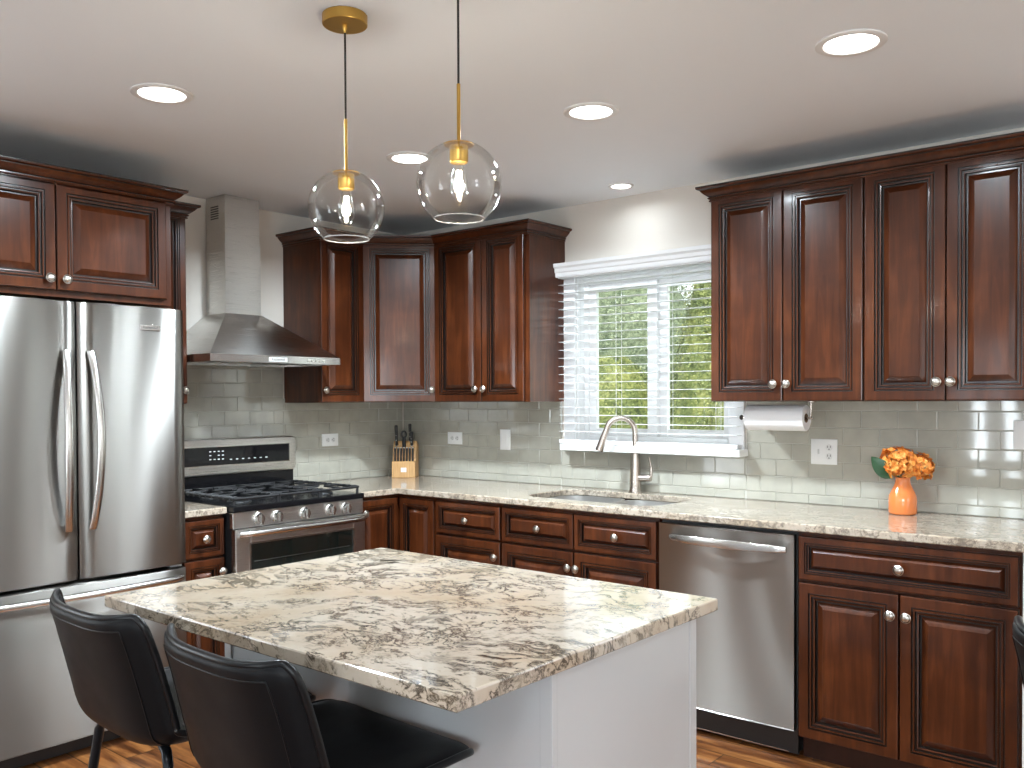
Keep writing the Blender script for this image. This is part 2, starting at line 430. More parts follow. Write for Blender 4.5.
# tiled backsplashes ------------------------------------------------
PU, PV = .1535, .0755
def backsplash(name, F, a0, a1, regions, joint, zrow=1.333):
    """regions: rects (a0,a1,b0,b1) tiled; tiles clipped to them"""
    mb = MB(); g = .0012
    for (ra0, ra1, rb0, rb1) in regions:
        mb.box(ra0, ra1, rb0, rb1, .0003, .0052, 1, F)
        r0 = math.floor((rb0 - zrow) / PV) ; r1 = math.ceil((rb1 - zrow) / PV)
        for r in range(r0, r1):
            off = joint + (PU / 2 if r % 2 == 0 else 0)
            k0 = math.floor((ra0 - off) / PU); k1 = math.ceil((ra1 - off) / PU)
            for k in range(k0, k1):
                x0, x1 = max(off + k * PU, ra0) + g, min(off + (k + 1) * PU, ra1) - g
                z0, z1 = max(zrow + r * PV, rb0) + g, min(zrow + (r + 1) * PV, rb1) - g
                if x1 - x0 < .008 or z1 - z0 < .008: continue
                rnd = random.Random((round(x0 * 1000) * 7919 + round(z0 * 1000)) & 0xffff)
                ta, tb = rnd.gauss(0, .0012), rnd.gauss(0, .0010)
                loops = []
                for ins, c in ((0, .0045), (0, .0068), (.0022, .0082)):
                    lp = []
                    for (a, b) in ((x0 + ins, z0 + ins), (x1 - ins, z0 + ins), (x1 - ins, z1 - ins), (x0 + ins, z1 - ins)):
                        cc = c + (ta * (a - (x0 + x1) / 2) + tb * (b - (z0 + z1) / 2) if c > .006 else 0)
                        lp.append(P(F, a, b, cc))
                    loops.append(lp)
                mb.loft(loops, [0, 0], cap0=False)
    o = struct(name, mb, [TILE, GROUT], ang=6); return o
FWN = FW(0)
backsplash('wall_backsplash_north', FWN, 0, 3.64, [(.012, 1.262, .9145, 1.40), (1.262, 2.345, .9145, 1.118), (2.345, 3.64, .9145, 1.40)], 2.951 + PU / 2)
FRN = FR(0)
backsplash('wall_backsplash_west', FRN, -1.9, 0, [(-1.9, -1.684, .9145, 1.40), (-1.684, -.918, .9145, 1.70), (-.918, -.012, .9145, 1.40)], -1.365 + PU / 2)

# ------------------------------------------------------------------ kitchen window, sill, valance, blind
Wx0, Wx1, Wz0, Wz1 = WIN
mb = MB(); F = FN
# casing on the wall face
mb.box(1.285, Wx0, 1.118, 2.075, -.014, 0, 0, F).box(Wx1, 2.335, 1.118, 2.075, -.014, 0, 0, F)
mb.box(Wx0, Wx1, Wz1, 2.075, -.014, 0, 0, F)
# jamb liners
for (a0, a1, b0, b1) in ((Wx0, Wx0 + .012, Wz0, Wz1), (Wx1 - .012, Wx1, Wz0, Wz1), (Wx0 + .012, Wx1 - .012, Wz1 - .012, Wz1), (Wx0 + .012, Wx1 - .012, Wz0, Wz0 + .012)):
    mb.box(a0, a1, b0, b1, .0, .15, 0, F)
win = struct('window_1', mb, VINYL, bevel=.002)
def frame(F, a0, a1, b0, b1, w0, w1, h0, h1, c0, c1, mb):
    mb.box(a0, a0 + w0, b0, b1, c0, c1, 0, F).box(a1 - w1, a1, b0, b1, c0, c1, 0, F)
    mb.box(a0 + w0, a1 - w1, b0, b0 + h0, c0, c1, 0, F).box(a0 + w0, a1 - w1, b1 - h1, b1, c0, c1, 0, F); return mb
def sub_struct(name, mb, m, parent, **kw):
    o = mk(name, mb, m, **kw); o.parent = parent; return o
sub_struct('window_frame', frame(F, Wx0 + .012, Wx1 - .012, Wz0 + .012, Wz1 - .012, .03, .03, .03, .03, .055, .125, MB()), VINYL, win, bevel=.003)
s1 = sub_struct('window_sash', frame(F, Wx0 + .042, 1.822, Wz0 + .042, Wz1 - .042, .045, .058, .04, .04, .062, .088, MB()), VINYL, win, bevel=.003)
s2 = sub_struct('window_sash', frame(F, 1.80, Wx1 - .042, Wz0 + .042, Wz1 - .042, .066, .042, .04, .04, .092, .118, MB()), VINYL, win, bevel=.003)
sub_struct('pane', MB().box(Wx0 + .085, 1.766, Wz0 + .08, Wz1 - .08, .073, .077, 0, F), PANE, s1)
sub_struct('pane', MB().box(1.864, Wx1 - .082, Wz0 + .08, Wz1 - .08, .103, .107, 0, F), PANE, s2)
# stool and apron under the window
mb = MB()
mb.sweep([(1.355, -.004), (1.355, -.064), (2.318, -.064), (2.318, -.004)][::-1], [(0, 1.150), (-.003, 1.138), (-.012, 1.132), (-.016, 1.128), (-.02, 1.118), (-.035, 1.118), (-.035, 1.150)])
mb.box(1.362, 2.311, 1.122, 1.148, .0, .05, 0, FW(-.001)); mb.box(Wx0 + .001, Wx1 - .001, 1.1352, 1.1495, -.06, .03, 0, FN)
struct('trim_1', mb, VINYL)
# blind
bl = thing('window_blind', 'white slatted horizontal blind with open slats hanging over the sink window', 'blind', (1.81, -.05, 1.16))
mb = MB()
mb.sweep([(1.248, -.002), (1.248, -.085), (2.330, -.085), (2.330, -.002)], [(0, 2.040), (.004, 2.046), (.004, 2.062), (.010, 2.068), (.012, 2.085), (.022, 2.095), (.024, 2.112), (.0, 2.112), (-.01, 2.112), (-.01, 2.040)])
mb.box(1.25, 2.33, .002, .085, 2.095, 2.11, 0, (V((0, 0, 0)), X, -Y, Z))
part('valance', mb, BLIND, bl)
BX0, BX1 = 1.292, 2.328
part('headrail', MB().box(BX0, BX1, -.075, -.018, 2.035, 2.09), BLIND, bl)
SL = MB(); 
nsl = 19
for i in range(nsl):
    z = 2.001 - .0436 * i; mb = MB(); prof = []
    for k in range(7):
        t = k / 6 - .5; prof.append((t * .050,   .0010 * (1 - (2 * t) ** 2) + t * .0))
    lo = [V((BX0, -.045 + y, z + h)) for y, h in prof] + [V((BX0, -.045 + y, z + h - .0017)) for y, h in prof[::-1]]
    hi = [p + X * (BX1 - BX0) for p in lo]; mb.loft([lo, hi]); part('slat', mb, BLIND, bl)
part('bottom_rail', MB().box(BX0, BX1, -.070, -.020, 1.151, 1.172), BLIND, bl, bevel=.004)
for x in (1.40, 1.66, 1.96, 2.22):
    mb = MB()
    for y in (-.071, -.019): mb.tube([(x, y, 2.04), (x, y, 1.165)], .0009, 6)
    for i in range(nsl):
        z = 2.001 - .0436 * i - .003; mb.tube([(x, -.071, z), (x, -.019, z)], .0007, 5)
    part('ladder_cord', mb, BLIND, bl)

# ------------------------------------------------------------------ cabinet parts
def door_prof(k=1.0, t=.022):
    return [(0, 0, 0), (0, t - .005, 0), (.0015, t - .0014, 1), (.005, t, 0), (.038 * k, t, 0), (.0395 * k, t - .005, 1), (.0430 * k, t - .005, 1),
            (.0450 * k, t - .0005, 0), (.0500 * k, t - .0005, 0), (.0520 * k, t - .0070, 1), (.0560 * k, t - .0070, 1), (.0580 * k, t - .0050, 0), (.0620 * k, t - .0060, 0),
            (.0645 * k, t - .0165, 1), (.0700 * k, t - .0165, 1), (.0730 * k, t - .0140, 0), (.0940 * k, t - .0020, 0), (.0960 * k, t - .0020, 0)]
def knob_mb(F, a, b, c):
    n = F[3]; o = P(F, a, b, c)
    return MB().lathe([(r_ * 1.15, h_ * 1.1) for r_, h_ in [(.006, 0), (.006, .004), (.0045, .008), (.0052, .013), (.0125, .016), (.0158, .018), (.0162, .0205), (.0140, .0225), (.0128, .0216), (.0118, .0222), (.0100, .0245), (.006, .0262), (0, .0268)]], o, n, 20, [0, 0, 0, 0, 0, 0, 0, 1, 1, 0, 0, 0], True, False)
def front(parent, F, a0, a1, b0, b1, name='door', knob=None, k=1.0, t=.022):
    d = part(name, MB().panel(F, a0, a1, b0, b1, door_prof(k, t)), [CHERRY, GLAZE], parent, ang=14)
    if knob: part('knob', knob_mb(F, knob[0], knob[1], t), [NICKEL, KNOBDARK], d)
    return d
def prism(mb, pts, z0, z1, mi=0):
    lo = [V((x, y, z0)) for x, y in pts]; hi = [V((x, y, z1)) for x, y in pts]; return mb.loft([lo, hi], [mi])
UZ0, UZ1 = 1.3757, 2.29
G = 'dark cherry wall cabinets with raised panel doors'
# right run of wall cabinets
FU = FW(-.310)
c = thing('wall_cabinet', 'dark cherry two-door wall cabinet right beside the window, paper towels under it', 'cabinet', (2.66, 0, UZ0))
part('body', MB().box(2.3264, 2.9905, -.31, -.002, UZ0, UZ1 - .01), CHERRY, c)
front(c, FU, 2.329, 2.6572, UZ0 + .002, 2.276, knob=(2.623, 1.449)); front(c, FU, 2.6606, 2.988, UZ0 + .002, 2.276, knob=(2.680, 1.449))
c = thing('wall_cabinet', 'dark cherry two-door wall cabinet above the orange vase at the right edge', 'cabinet', (3.3, 0, UZ0))
part('body', MB().box(2.9918, 3.60, -.31, -.002, UZ0, UZ1 - .01), CHERRY, c)
front(c, FU, 2.9945, 3.2915, UZ0 + .002, 2.276, knob=(3.265, 1.449)); front(c, FU, 3.295, 3.597, UZ0 + .002, 2.276, knob=(3.314, 1.449))
CROWN = [(0, 2.256, 0), (.004, 2.256, 0), (.004, 2.262, 0), (.0005, 2.2635, 1), (.0005, 2.2660, 1), (.006, 2.2675, 1), (.0085, 2.2705, 0), (.0085, 2.2735, 0), (.004, 2.2750, 1), (.004, 2.2770, 1),
         (.009, 2.2790, 1), (.0125, 2.2820, 0), (.019, 2.2870, 0), (.027, 2.2940, 0), (.033, 2.3015, 0), (.0345, 2.3035, 0), (.0345, 2.3055, 1), (.041, 2.3065, 1), (.047, 2.3100, 0), (.0475, 2.3150, 0), (.0475, 2.3200, 1), (-.018, 2.3200, 1), (-.018, 2.256, 0)]
def crown(path, label, dz=0):
    mb = MB(); n = len(CROWN)
    path = [V((p[0], p[1])) for p in path]
    mb.sweep(path, [(o, z + dz) for o, z, _ in CROWN], 0, [m_ for _, _, m_ in CROWN])
    ctr = sum(path, V((0, 0))) / len(path)
    return single('crown_moulding', mb, [CHERRY, GLAZE], label, 'moulding', (ctr.x, ctr.y, 2.256 + dz), ang=20)
yf = -.331
crown([(2.3255, -.002), (2.3255, yf), (3.601, yf), (3.601, -.002)], 'cherry crown moulding topping the wall cabinets right of the window')
# left run: end cabinet beside the hood, diagonal corner, two-door
c = thing('wall_cabinet', 'dark cherry single-door wall cabinet next to the right end of the range hood', 'cabinet', (0, -.77, UZ0))
part('body', MB().box(.002, .31, -.906, -.602, UZ0, UZ1 - .01), CHERRY, c)
front(c, FR(.31), -.904, -.606, UZ0 + .002, 2.276, knob=(-.886, 1.444))
c = thing('corner_wall_cabinet', 'dark cherry diagonal corner wall cabinet with one pale-shining door above the knife block', 'cabinet', (.05, -.05, UZ0))
part('body', prism(MB(), [(.002, -.002), (.002, -.600), (.312, -.600), (.608, -.304), (.608, -.002)], UZ0, UZ1 - .01), CHERRY, c)
q = 1 / math.sqrt(2)
FD = (V((.312, -.600, 0)), V((q, q, 0)), Z, V((q, -q, 0)))
dl = .296 / q
front(c, FD, .004, dl - .004, UZ0 + .002, 2.276, knob=(dl - .034, 1.446))
c = thing('wall_cabinet', 'dark cherry two-door wall cabinet left of the window, blinds mirrored on its side', 'cabinet', (.95, 0, UZ0))
part('body', MB().box(.6095, 1.286, -.31, -.002, UZ0, UZ1 - .01), CHERRY, c)
FU2 = FW(-.31)
front(c, FU2, .613, .9665, UZ0 + .002, 2.276, knob=(.933, 1.446)); front(c, FU2, .970, 1.262, UZ0 + .002, 2.276, knob=(.992, 1.446))
crown([(.002, -.907), (.331, -.907), (.331, -.608), (.617, -.331), (1.287, -.331), (1.287, -.002)], 'cherry crown moulding bending across the corner wall cabinets beside the hood', -.012)
# narrow cabinet and fridge cabinet
c = thing('wall_cabinet', 'narrow dark cherry wall cabinet squeezed between fridge cabinet and hood', 'cabinet', (0, -1.79, UZ0))
part('body', MB().box(.002, .31, -1.898, -1.684, UZ0, UZ1 - .01), CHERRY, c)
front(c, FR(.31), -1.895, -1.688, UZ0 + .002, 2.276, knob=(-1.706, 1.440), k=.8)
crown([(.002, -1.898), (.331, -1.898), (.331, -1.683), (.002, -1.683)][1:], 'short cherry crown moulding on the narrow cabinet left of the hood', -.014)
c = thing('fridge_cabinet', 'deep dark cherry two-door cabinet mounted above the refrigerator', 'cabinet', (0, -2.36, 1.81))
part('body', MB().box(.002, .58, -2.835, -1.905, 1.800, 2.262), CHERRY, c)
FF = FR(.58)
front(c, FF, -2.832, -2.396, 1.825, 2.245, knob=(-2.425, 1.868)); front(c, FF, -2.392, -1.935, 1.825, 2.245, knob=(-2.362, 1.868))
crown([(.002, -2.836), (.598, -2.836), (.598, -1.903), (.002, -1.903)], 'cherry crown moulding over the cabinet above the refrigerator', -.024)

# base cabinets -----------------------------------------------------
BZ0, BZ1, DZ = .10, .883, .700
FB = FW(-.612); FBR = FR(.612)
KD = .62
def base_body(c, x0, x1):
    part('body', MB().box(x0, x1, -.612, -.004, BZ0, BZ1), CHERRY, c)
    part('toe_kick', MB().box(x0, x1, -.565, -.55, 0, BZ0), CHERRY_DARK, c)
c = thing('base_cabinet', 'dark cherry base cabinet with a wide drawer over two doors, right of the dishwasher', 'cabinet', (3.22, 0, 0))
base_body(c, 2.8445, 3.602)
front(c, FB, 2.851, 3.594, DZ, .866, 'drawer', (3.222, .780), KD); front(c, FB, 2.851, 3.2165, .098, .690, knob=(3.192, .615)); front(c, FB, 3.2215, 3.594, .098, .690, knob=(3.247, .615))
c = thing('sink_cabinet', 'dark cherry base cabinet with two false drawers under the sink', 'cabinet', (1.8, 0, 0))
mb = MB()
for (a0, a1, b0, b1, c0, c1) in ((1.3575, 1.375, -.612, -.004, BZ0, BZ1), (2.216, 2.2335, -.612, -.004, BZ0, BZ1), (1.375, 2.216, -.612, -.592, BZ0, BZ1), (1.375, 2.216, -.02, -.004, BZ0, BZ1), (1.375, 2.216, -.592, -.02, BZ0, BZ0 + .018)): mb.box(a0, a1, b0, b1, c0, c1)
part('body', mb, CHERRY, c)
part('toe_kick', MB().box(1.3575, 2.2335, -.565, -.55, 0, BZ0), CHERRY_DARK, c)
front(c, FB, 1.363, 1.7915, DZ, .866, 'drawer', (1.593, .780), KD); front(c, FB, 1.797, 2.2285, DZ, .866, 'drawer', (2.028, .781), KD)
front(c, FB, 1.363, 1.7915, .098, .690, knob=(1.772, .618)); front(c, FB, 1.797, 2.2285, .098, .690, knob=(1.818, .618))
c = thing('base_cabinet', 'dark cherry base cabinet with one drawer over one door, left of the sink cabinet', 'cabinet', (1.13, 0, 0))
base_body(c, .9065, 1.3560)
front(c, FB, .912, 1.3515, DZ, .866, 'drawer', (1.132, .781), KD); front(c, FB, .912, 1.3515, .098, .690, knob=(1.327, .617))
c = thing('corner_base_cabinet', 'dark cherry corner base cabinet with hinged double door between range and drawers', 'cabinet', (.1, -.1, 0))
part('body', prism(MB(), [(.004, -.004), (.004, -.917), (.612, -.917), (.612, -.612), (.905, -.612), (.905, -.004)], BZ0, BZ1), CHERRY, c)
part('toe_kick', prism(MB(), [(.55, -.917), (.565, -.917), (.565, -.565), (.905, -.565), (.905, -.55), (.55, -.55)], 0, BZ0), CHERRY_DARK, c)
front(c, FBR, -.908, -.640, .098, .866, knob=(-.878, .800), k=.82); front(c, FB, .640, .898, .098, .866, k=.82)
c = thing('base_cabinet', 'narrow dark cherry base cabinet between refrigerator and range', 'cabinet', (0, -1.79, 0))
part('body', MB().box(.004, .612, -1.893, -1.688, BZ0, BZ1), CHERRY, c)
part('toe_kick', MB().box(.55, .565, -1.893, -1.688, 0, BZ0), CHERRY_DARK, c)
front(c, FBR, -1.889, -1.692, DZ, .866, 'drawer', (-1.791, .782), .6); front(c, FBR, -1.889, -1.692, .098, .690, knob=(-1.712, .630), k=.8)

# countertops ------------------------------------------------------
def offset_loop(pts, d):
    n = len(pts); out = []
    for i in range(n):
        p0, p1, p2 = V(pts[i - 1]), V(pts[i]), V(pts[(i + 1) % n])
        e1, e2 = (p1 - p0).normalized(), (p2 - p1).normalized()
        n1, n2 = V((-e1.y, e1.x)), V((-e2.y, e2.x)); b = n1 + n2
        b = b / max(b.dot(n1), .3) if b.length > 1e-6 else n1
        out.append((p1.x + b.x * d, p1.y + b.y * d))
    return out
def slab(outer, holes, z0, z1, r=.005):
    """outer CCW, holes CW; rounded top and bottom arrises"""
    bm = bmesh.new()
    steps = [(r, z1), (r * .3, z1 - r * .3), (0, z1 - r), (0, z0 + r * .7), (r * .7, z0)]
    tops, bots = [], []
    for lp in [outer] + holes:
        rings = []
        for d, z in steps:
            rings.append([bm.verts.new((x, y, z)) for x, y in offset_loop([V(p) for p in lp], d)])
        n = len(lp)
        for k in range(len(rings) - 1):
            for i in range(n): bm.faces.new((rings[k][i], rings[k + 1][i], rings[k + 1][(i + 1) % n], rings[k][(i + 1) % n]))
        tops.append(rings[0]); bots.append(rings[-1])
    for grp in (tops, bots):
        ed = []
        for ring in grp:
            for i in range(len(ring)):
                a, b = ring[i], ring[(i + 1) % len(ring)]
                ed.append(bm.edges.get((a, b)) or bm.edges.new((a, b)))
        bmesh.ops.triangle_fill(bm, use_beauty=True, edges=ed)
    bm.verts.index_update(); mb = MB(); mb.add([v.co.copy() for v in bm.verts], [[v.index for v in f.verts] for f in bm.faces]); bm.free(); return mb
def rrect(x0, x1, y0, y1, r, n=6, cw=False):
    pts = []
    for cx, cy, a in ((x1 - r, y1 - r, 0), (x0 + r, y1 - r, 90), (x0 + r, y0 + r, 180), (x1 - r, y0 + r, 270)):
        for i in range(n + 1):
            t = math.radians(a + 90 * i / n); pts.append((cx + r * math.cos(t), cy + r * math.sin(t)))
    return pts[::-1] if cw else pts
SX0, SX1, SY0, SY1 = 1.40, 2.15, -.525, -.105
hole = rrect(SX0, SX1, SY0, SY1, .10, 6, True)
Lp = [(.009, -.009), (.009, -.919), (.645, -.919), (.645, -.645), (3.635, -.645), (3.635, -.009)]
single('countertop', slab(Lp, [hole], .8835, .9143), GRANITE2, 'long speckled granite countertop wrapping the corner under the window', 'countertop', (1.8, -.3, .8835), ang=6)
single('countertop', slab([(.009, -1.897), (.645, -1.897), (.645, -1.686), (.009, -1.686)], [], .8835, .9143), GRANITE2, 'small granite countertop piece between refrigerator and range', 'countertop', (.3, -1.79, .8835), ang=6)

# sink -------------------------------------------------------------
sk = thing('kitchen_sink', 'stainless undermount double bowl sink set in the counter below the window', 'sink', (1.78, -.32, .70))
def bowl(x0, x1, y0, y1, zb, r):
    mb = MB(); seq = [(-.012, .8830), (0, .8828), (.002, .80), (.010, zb + .03), (.03, zb + .006), (.06, zb)]
    loops = []
    for d, z in seq: loops.append([V((x, y, z)) for x, y in rrect(x0 + d, x1 - d, y0 + d, y1 - d, max(r - d * .3, .02), 6)])
    mb.loft(loops, None, False, True); return mb
b1 = part('bowl', bowl(SX0 - .004, 1.755, SY0 - .004, SY1 + .004, .69, .09), STEEL_SINK, sk)
b2 = part('bowl', bowl(1.785, SX1 + .004, SY0 - .004, SY1 + .004, .72, .09), STEEL_SINK, sk)
part('divider', MB().box(1.752, 1.788, SY0, SY1, .868, .880), STEEL_SINK, sk, bevel=.004)
for bb, x, z in ((b1, 1.58, .691), (b2, 1.96, .721)):
    part('drain', MB().lathe([(.045, 0), (.045, .003), (.038, .004), (.03, .001), (0, .001)], (x, -.3, z), Z, 20), NICKEL, bb)

# faucet -----------------------------------------------------------
fx, fy, fz = 1.768, -.062, .9145
fa = thing('kitchen_faucet', 'brushed nickel gooseneck pull-down faucet behind the sink', 'faucet', (fx, fy, fz))
FNICK = mat('faucet_nickel', (.50, .44, .39), .27, 1)
part('base', MB().lathe([(.034, 0), (.034, .008), (.030, .014), (.0285, .06), (.0265, .12), (.022, .20), (.0160, .235)], (fx, fy, fz), Z, 24), FNICK, fa)
dirv = V((-.80, -.60, 0)).normalized(); pts = []
R_ = .073; top = fz + .305
pts.append(V((fx, fy, fz + .23)))
pts.append(V((fx, fy, top - .02)))
for i in range(13):
    a = math.pi * i / 12 * .93; pts.append(V((fx, fy, top)) + dirv * (R_ * (1 - math.cos(a))) + Z * (R_ * math.sin(a)))
part('spout', MB().tube(pts, .0145, 14), FNICK, fa)
e = pts[-1]; dn = (pts[-1] - pts[-2]).normalized()
part('spray_head', MB().lathe([(.0135, -.004), (.0150, .02), (.0185, .07), (.0215, .108), (.0205, .116), (.016, .117)], e, dn, 20), FNICK, fa)
part('handle_hub', MB().lathe([(.017, 0), (.0175, .045), (.0165, .075), (.0, .078)], (fx + .010, fy, fz + .075), (.98, .12, .02), 18), FNICK, fa)
hb = V((fx, fy, fz + .076)) + V((.98, .12, 0)).normalized() * .082
part('lever', MB().tube([hb - Z * .012, hb + Z * .03 + X * .006, hb + Z * .07 + X * .004, hb + Z * .105 - X * .008], [.008, .0085, .006, .0035], 10), FNICK, fa)

# ------------------------------------------------------------------ dishwasher
DX0, DX1 = 2.2385, 2.8375
d = thing('dishwasher', 'stainless steel dishwasher built in between sink cabinet and wide-drawer cabinet', 'dishwasher', (2.54, 0, 0))
part('body', MB().box(DX0, DX1, -.60, -.02, .02, .878), BLACKPL, d)
loops = []
dm = MB()
nn = 14
lo = []
for k in range(nn + 1):
    t = k / nn; x = DX0 + .004 + (DX1 - DX0 - .008) * t; lo.append((x, -.632 - .006 * math.sin(math.pi * t)))
for z, dd in ((.113, .0), (.117, -.004), (.860, -.004), (.866, .0)):
    loops.append([V((x, y - dd - .004, z)) for x, y in lo] + [V((lo[-1][0], -.600, z)), V((lo[0][0], -.600, z))])
dm.loft(loops)
dd_ = part('door', dm, STEEL_DW, d, 'bowed stainless steel door')
# bowed flat handle with tapered ends
hm = MB(); loops = []
for k in range(17):
    t = k / 16; x = 2.298 + t * (2.806 - 2.298); bow = math.sin(math.pi * min(max(t, 0), 1)) ** .55
    y = -.645 - .038 * bow; zc = .812 - .003 * t; h = .011 + .007 * bow
    loops.append([V((x, y, zc - h)), V((x, y + .012, zc - h - .001)), V((x, y + .012, zc + h)), V((x, y, zc + h)), V((x, y - .003, zc))])
hm.loft(loops); part('handle', hm, STEEL, dd_, bevel=.002)
part('kick_plate', MB().box(DX0, DX1, -.595, -.585, .012, .110), BLACKPL, d)
part('kick_trim', MB().box(2.36, 2.80, -.5985, -.595, .014, .018), STEEL, d, 'thin bright metal strip on black kick')

# ------------------------------------------------------------------ refrigerator
fr = thing('refrigerator', 'stainless steel french door refrigerator with bottom freezer at the left edge', 'refrigerator', (.35, -2.35, 0))
FY0, FY1 = -2.803, -1.898; FM = -2.3505; FXF = .672
part('body', MB().box(.02, .575, FY0 + .005, FY1 - .004, .03, 1.765), mat('fridge_side', (.09, .09, .09), .45, .3), fr)
def fdoor(y0, y1, z0, z1, name='door'):
    mb = MB(); lo = []; n = 16
    for k in range(n + 1):
        t = k / n; y = y0 + (y1 - y0) * t; e = min(t, 1 - t) * (y1 - y0)
        r = .012; fall = 0 if e > r else r - math.sqrt(max(r * r - (r - e) ** 2, 0))
        lo.append((FXF - fall + .007 * math.sin(math.pi * t), y))
    # finer rounding at ends
    loops = []
    for z, s in ((z0, .008), (z0 + .003, .002), (z0 + .010, 0), (z1 - .010, 0), (z1 - .003, .002), (z1, .008)):
        loops.append([V((x - s, y, z)) for x, y in lo] + [V((.585, y1, z)), V((.585, y0, z))])
    return part(name, mb.loft(loops), STEEL_DOOR, fr)
dL = fdoor(FY0, FM - .0035, .694, 1.779); dR = fdoor(FM + .0035, FY1, .694, 1.779)
fz_ = fdoor(FY0, FY1, .075, .680, 'freezer_drawer')
def bar_handle(parent, pts, w, t, m=STEEL, side=None, name='handle'):
    """flat-ish bar along pts"""
    mb = MB(); mb.tube(pts, t, 12); return part(name, mb, m, parent)
for dd, y, sgn in ((dL, -2.405, -1), (dR, -2.298, 1)):
    mb = MB(); loops = []
    for k in range(21):
        t = k / 20; z = .890 + (1.588 - .890) * t
        bow = math.sin(math.pi * t) ** .8
        xo = FXF + .012 + .050 * bow; yy = y + sgn * .016 * (bow - .5)
        wd = .0165; th = .010 + .002 * bow
        loops.append([V((xo + th * math.cos(a), yy + wd * math.sin(a), z)) for a in [2 * math.pi * i / 12 for i in range(12)]])
    mb.loft(loops)
    for z in (.905, 1.572): mb.box(FXF - .004, FXF + .016, y - sgn * .005 - .011, y - sgn * .005 + .011, z - .012, z + .012)
    part('handle', mb, STEEL, dd)
mb = MB(); mb.tube([(FXF + .012 + .045 * math.sin(math.pi * min(max((k / 20), 0), 1)) ** .4, -2.77 + .84 * k / 20, .642) for k in range(21)], .0145, 12)
part('handle', mb, STEEL, fz_)
FBADGE = FR(FXF + .007)
bd = part('badge', MB().box(-2.100, -2.012, 1.682, 1.703, -.004, .0025, 0, FBADGE), STEEL, dR, bevel=.001)
part('badge_lettering', text_mb('KitchenAid', .014, FBADGE, -2.056, 1.6925, .0026), LETTER, dR)
part('hinge_cover', MB().box(.50, .64, FY1 - .06, FY1 - .006, .6815, .6925), mat('grey_plastic', (.5, .5, .5), .4), fr)
part('kick_grille', MB().box(.56, .60, FY0 + .01, FY1 - .01, .006, .070), BLACKPL, fr)

# ------------------------------------------------------------------ range
ra = thing('gas_range', 'stainless steel five-burner gas range below the hood', 'range', (.35, -1.30, 0))
RY0, RY1 = -1.6805, -.9225; RM = (RY0 + RY1) / 2
part('body', MB().box(.012, .665, RY0 + .002, RY1 - .002, .03, .885), mat('range_side', (.012, .012, .013), .35), ra)
part('cooktop', MB().box(.105, .692, RY0, RY1, .889, .9165), ENAMEL, ra, bevel=.005)
cp = part('control_panel', MB().box(.655, .682, RY0 + .001, RY1 - .001, .815, .8875), STEEL_H, ra, bevel=.003)
FK = FR(.682)
for y in (-1.548, -1.447, -1.291, -1.137, -1.040):
    kb = MB().lathe([(.030, 0), (.030, .003), (.0265, .005), (.0235, .008), (.0225, .022), (.020, .027), (0, .028)], P(FK, y, .850, 0), X, 24)
    kb.box(y - .0055, y + .0055, .850 - .021, .850 + .021, .024, .037, 0, FK)
    part('burner_knob', kb, STEEL, ra)
od = part('oven_door', frame(FR(.665), RY0 + .003, RY1 - .003, .22, .811, .078, .078, .10, .070, 0, .034, MB()), STEEL_H, ra, bevel=.003)
part('oven_window', MB().box(RY0 + .078, RY1 - .078, .31, .745, .0, .030, 0, FR(.665)), OVENGL, od)
part('window_trim', frame(FR(.665), RY0 + .074, RY1 - .074, .306, .749, .008, .008, .008, .008, .028, .0355, MB()), STEEL, od)
rk = MB()
for z in (.50, .62, .66):
    rk.tube([(.6955, RY0 + .10, z), (.6955, RY1 - .10, z)], .0012, 6)
part('oven_rack_line', rk, mat('rack_line', (.10, .10, .10), .4, .6), od)
hp = []
for k in range(21):
    t = k / 20; hp.append((.705 + .034 * math.sin(math.pi * t) ** .35, RY0 + .020 + (RY1 - RY0 - .040) * t, .791 + .003 * math.sin(math.pi * t)))
part('handle', MB().tube(hp, .0145, 14), STEEL, od)
part('storage_drawer', MB().box(.665, .695, RY0 + .003, RY1 - .003, .06, .21), STEEL_H, ra, bevel=.003)
part('rear_panel', MB().box(.03, .085, RY0 + .01, RY1 + .012, .885, 1.012), ENAMEL, ra, bevel=.003)
# backguard: a rounded slab
bgp = rrect(RY0 - .004, RY1 + .022, 1.008, 1.193, .028, 5)
bm_ = MB(); bm_.loft([[V((x, a, b)) for a, b in bgp] for x in (.025, .098)]); bgo = part('backguard', bm_, STEEL_H, ra, bevel=.008, seg=3)
part('display', MB().box(RY0 + .05, -.952, 1.060, 1.153, .0, .004, 0, FR(.0985)), BLACKGL, bgo)
part('display_rim', frame(FR(.0985), RY0 + .046, -.948, 1.056, 1.157, .004, .004, .004, .004, 0, .0055, MB()), STEEL, bgo)
def key(y0, w_, z0, h_): part('key_mark', MB().box(y0, y0 + w_, z0, z0 + h_, .004, .0046, 0, FR(.0985)), LETTER_W, bgo)
for r_, zz in enumerate((1.128, 1.108, 1.088)):
    for k in range(4):
        if r_ == 1 and k == 1: continue
        key(-1.438 + k * .024, .011, zz, .0045)
for k in range(7): key(-1.32 + k * .036, .013, 1.084, .004)
for i, (x, y, r) in enumerate(((.28, -1.54, .038), (.52, -1.54, .045), (.40, RM, .052), (.28, -1.06, .036), (.52, -1.06, .046))):
    part('burner', MB().lathe([(r + .012, 0), (r + .010, .004), (r, .006), (r, .013), (r * .85, .017), (0, .018)], (x, y, .9165), Z, 24), IRON, ra)
gw = (RY1 - RY0 - .03) / 3
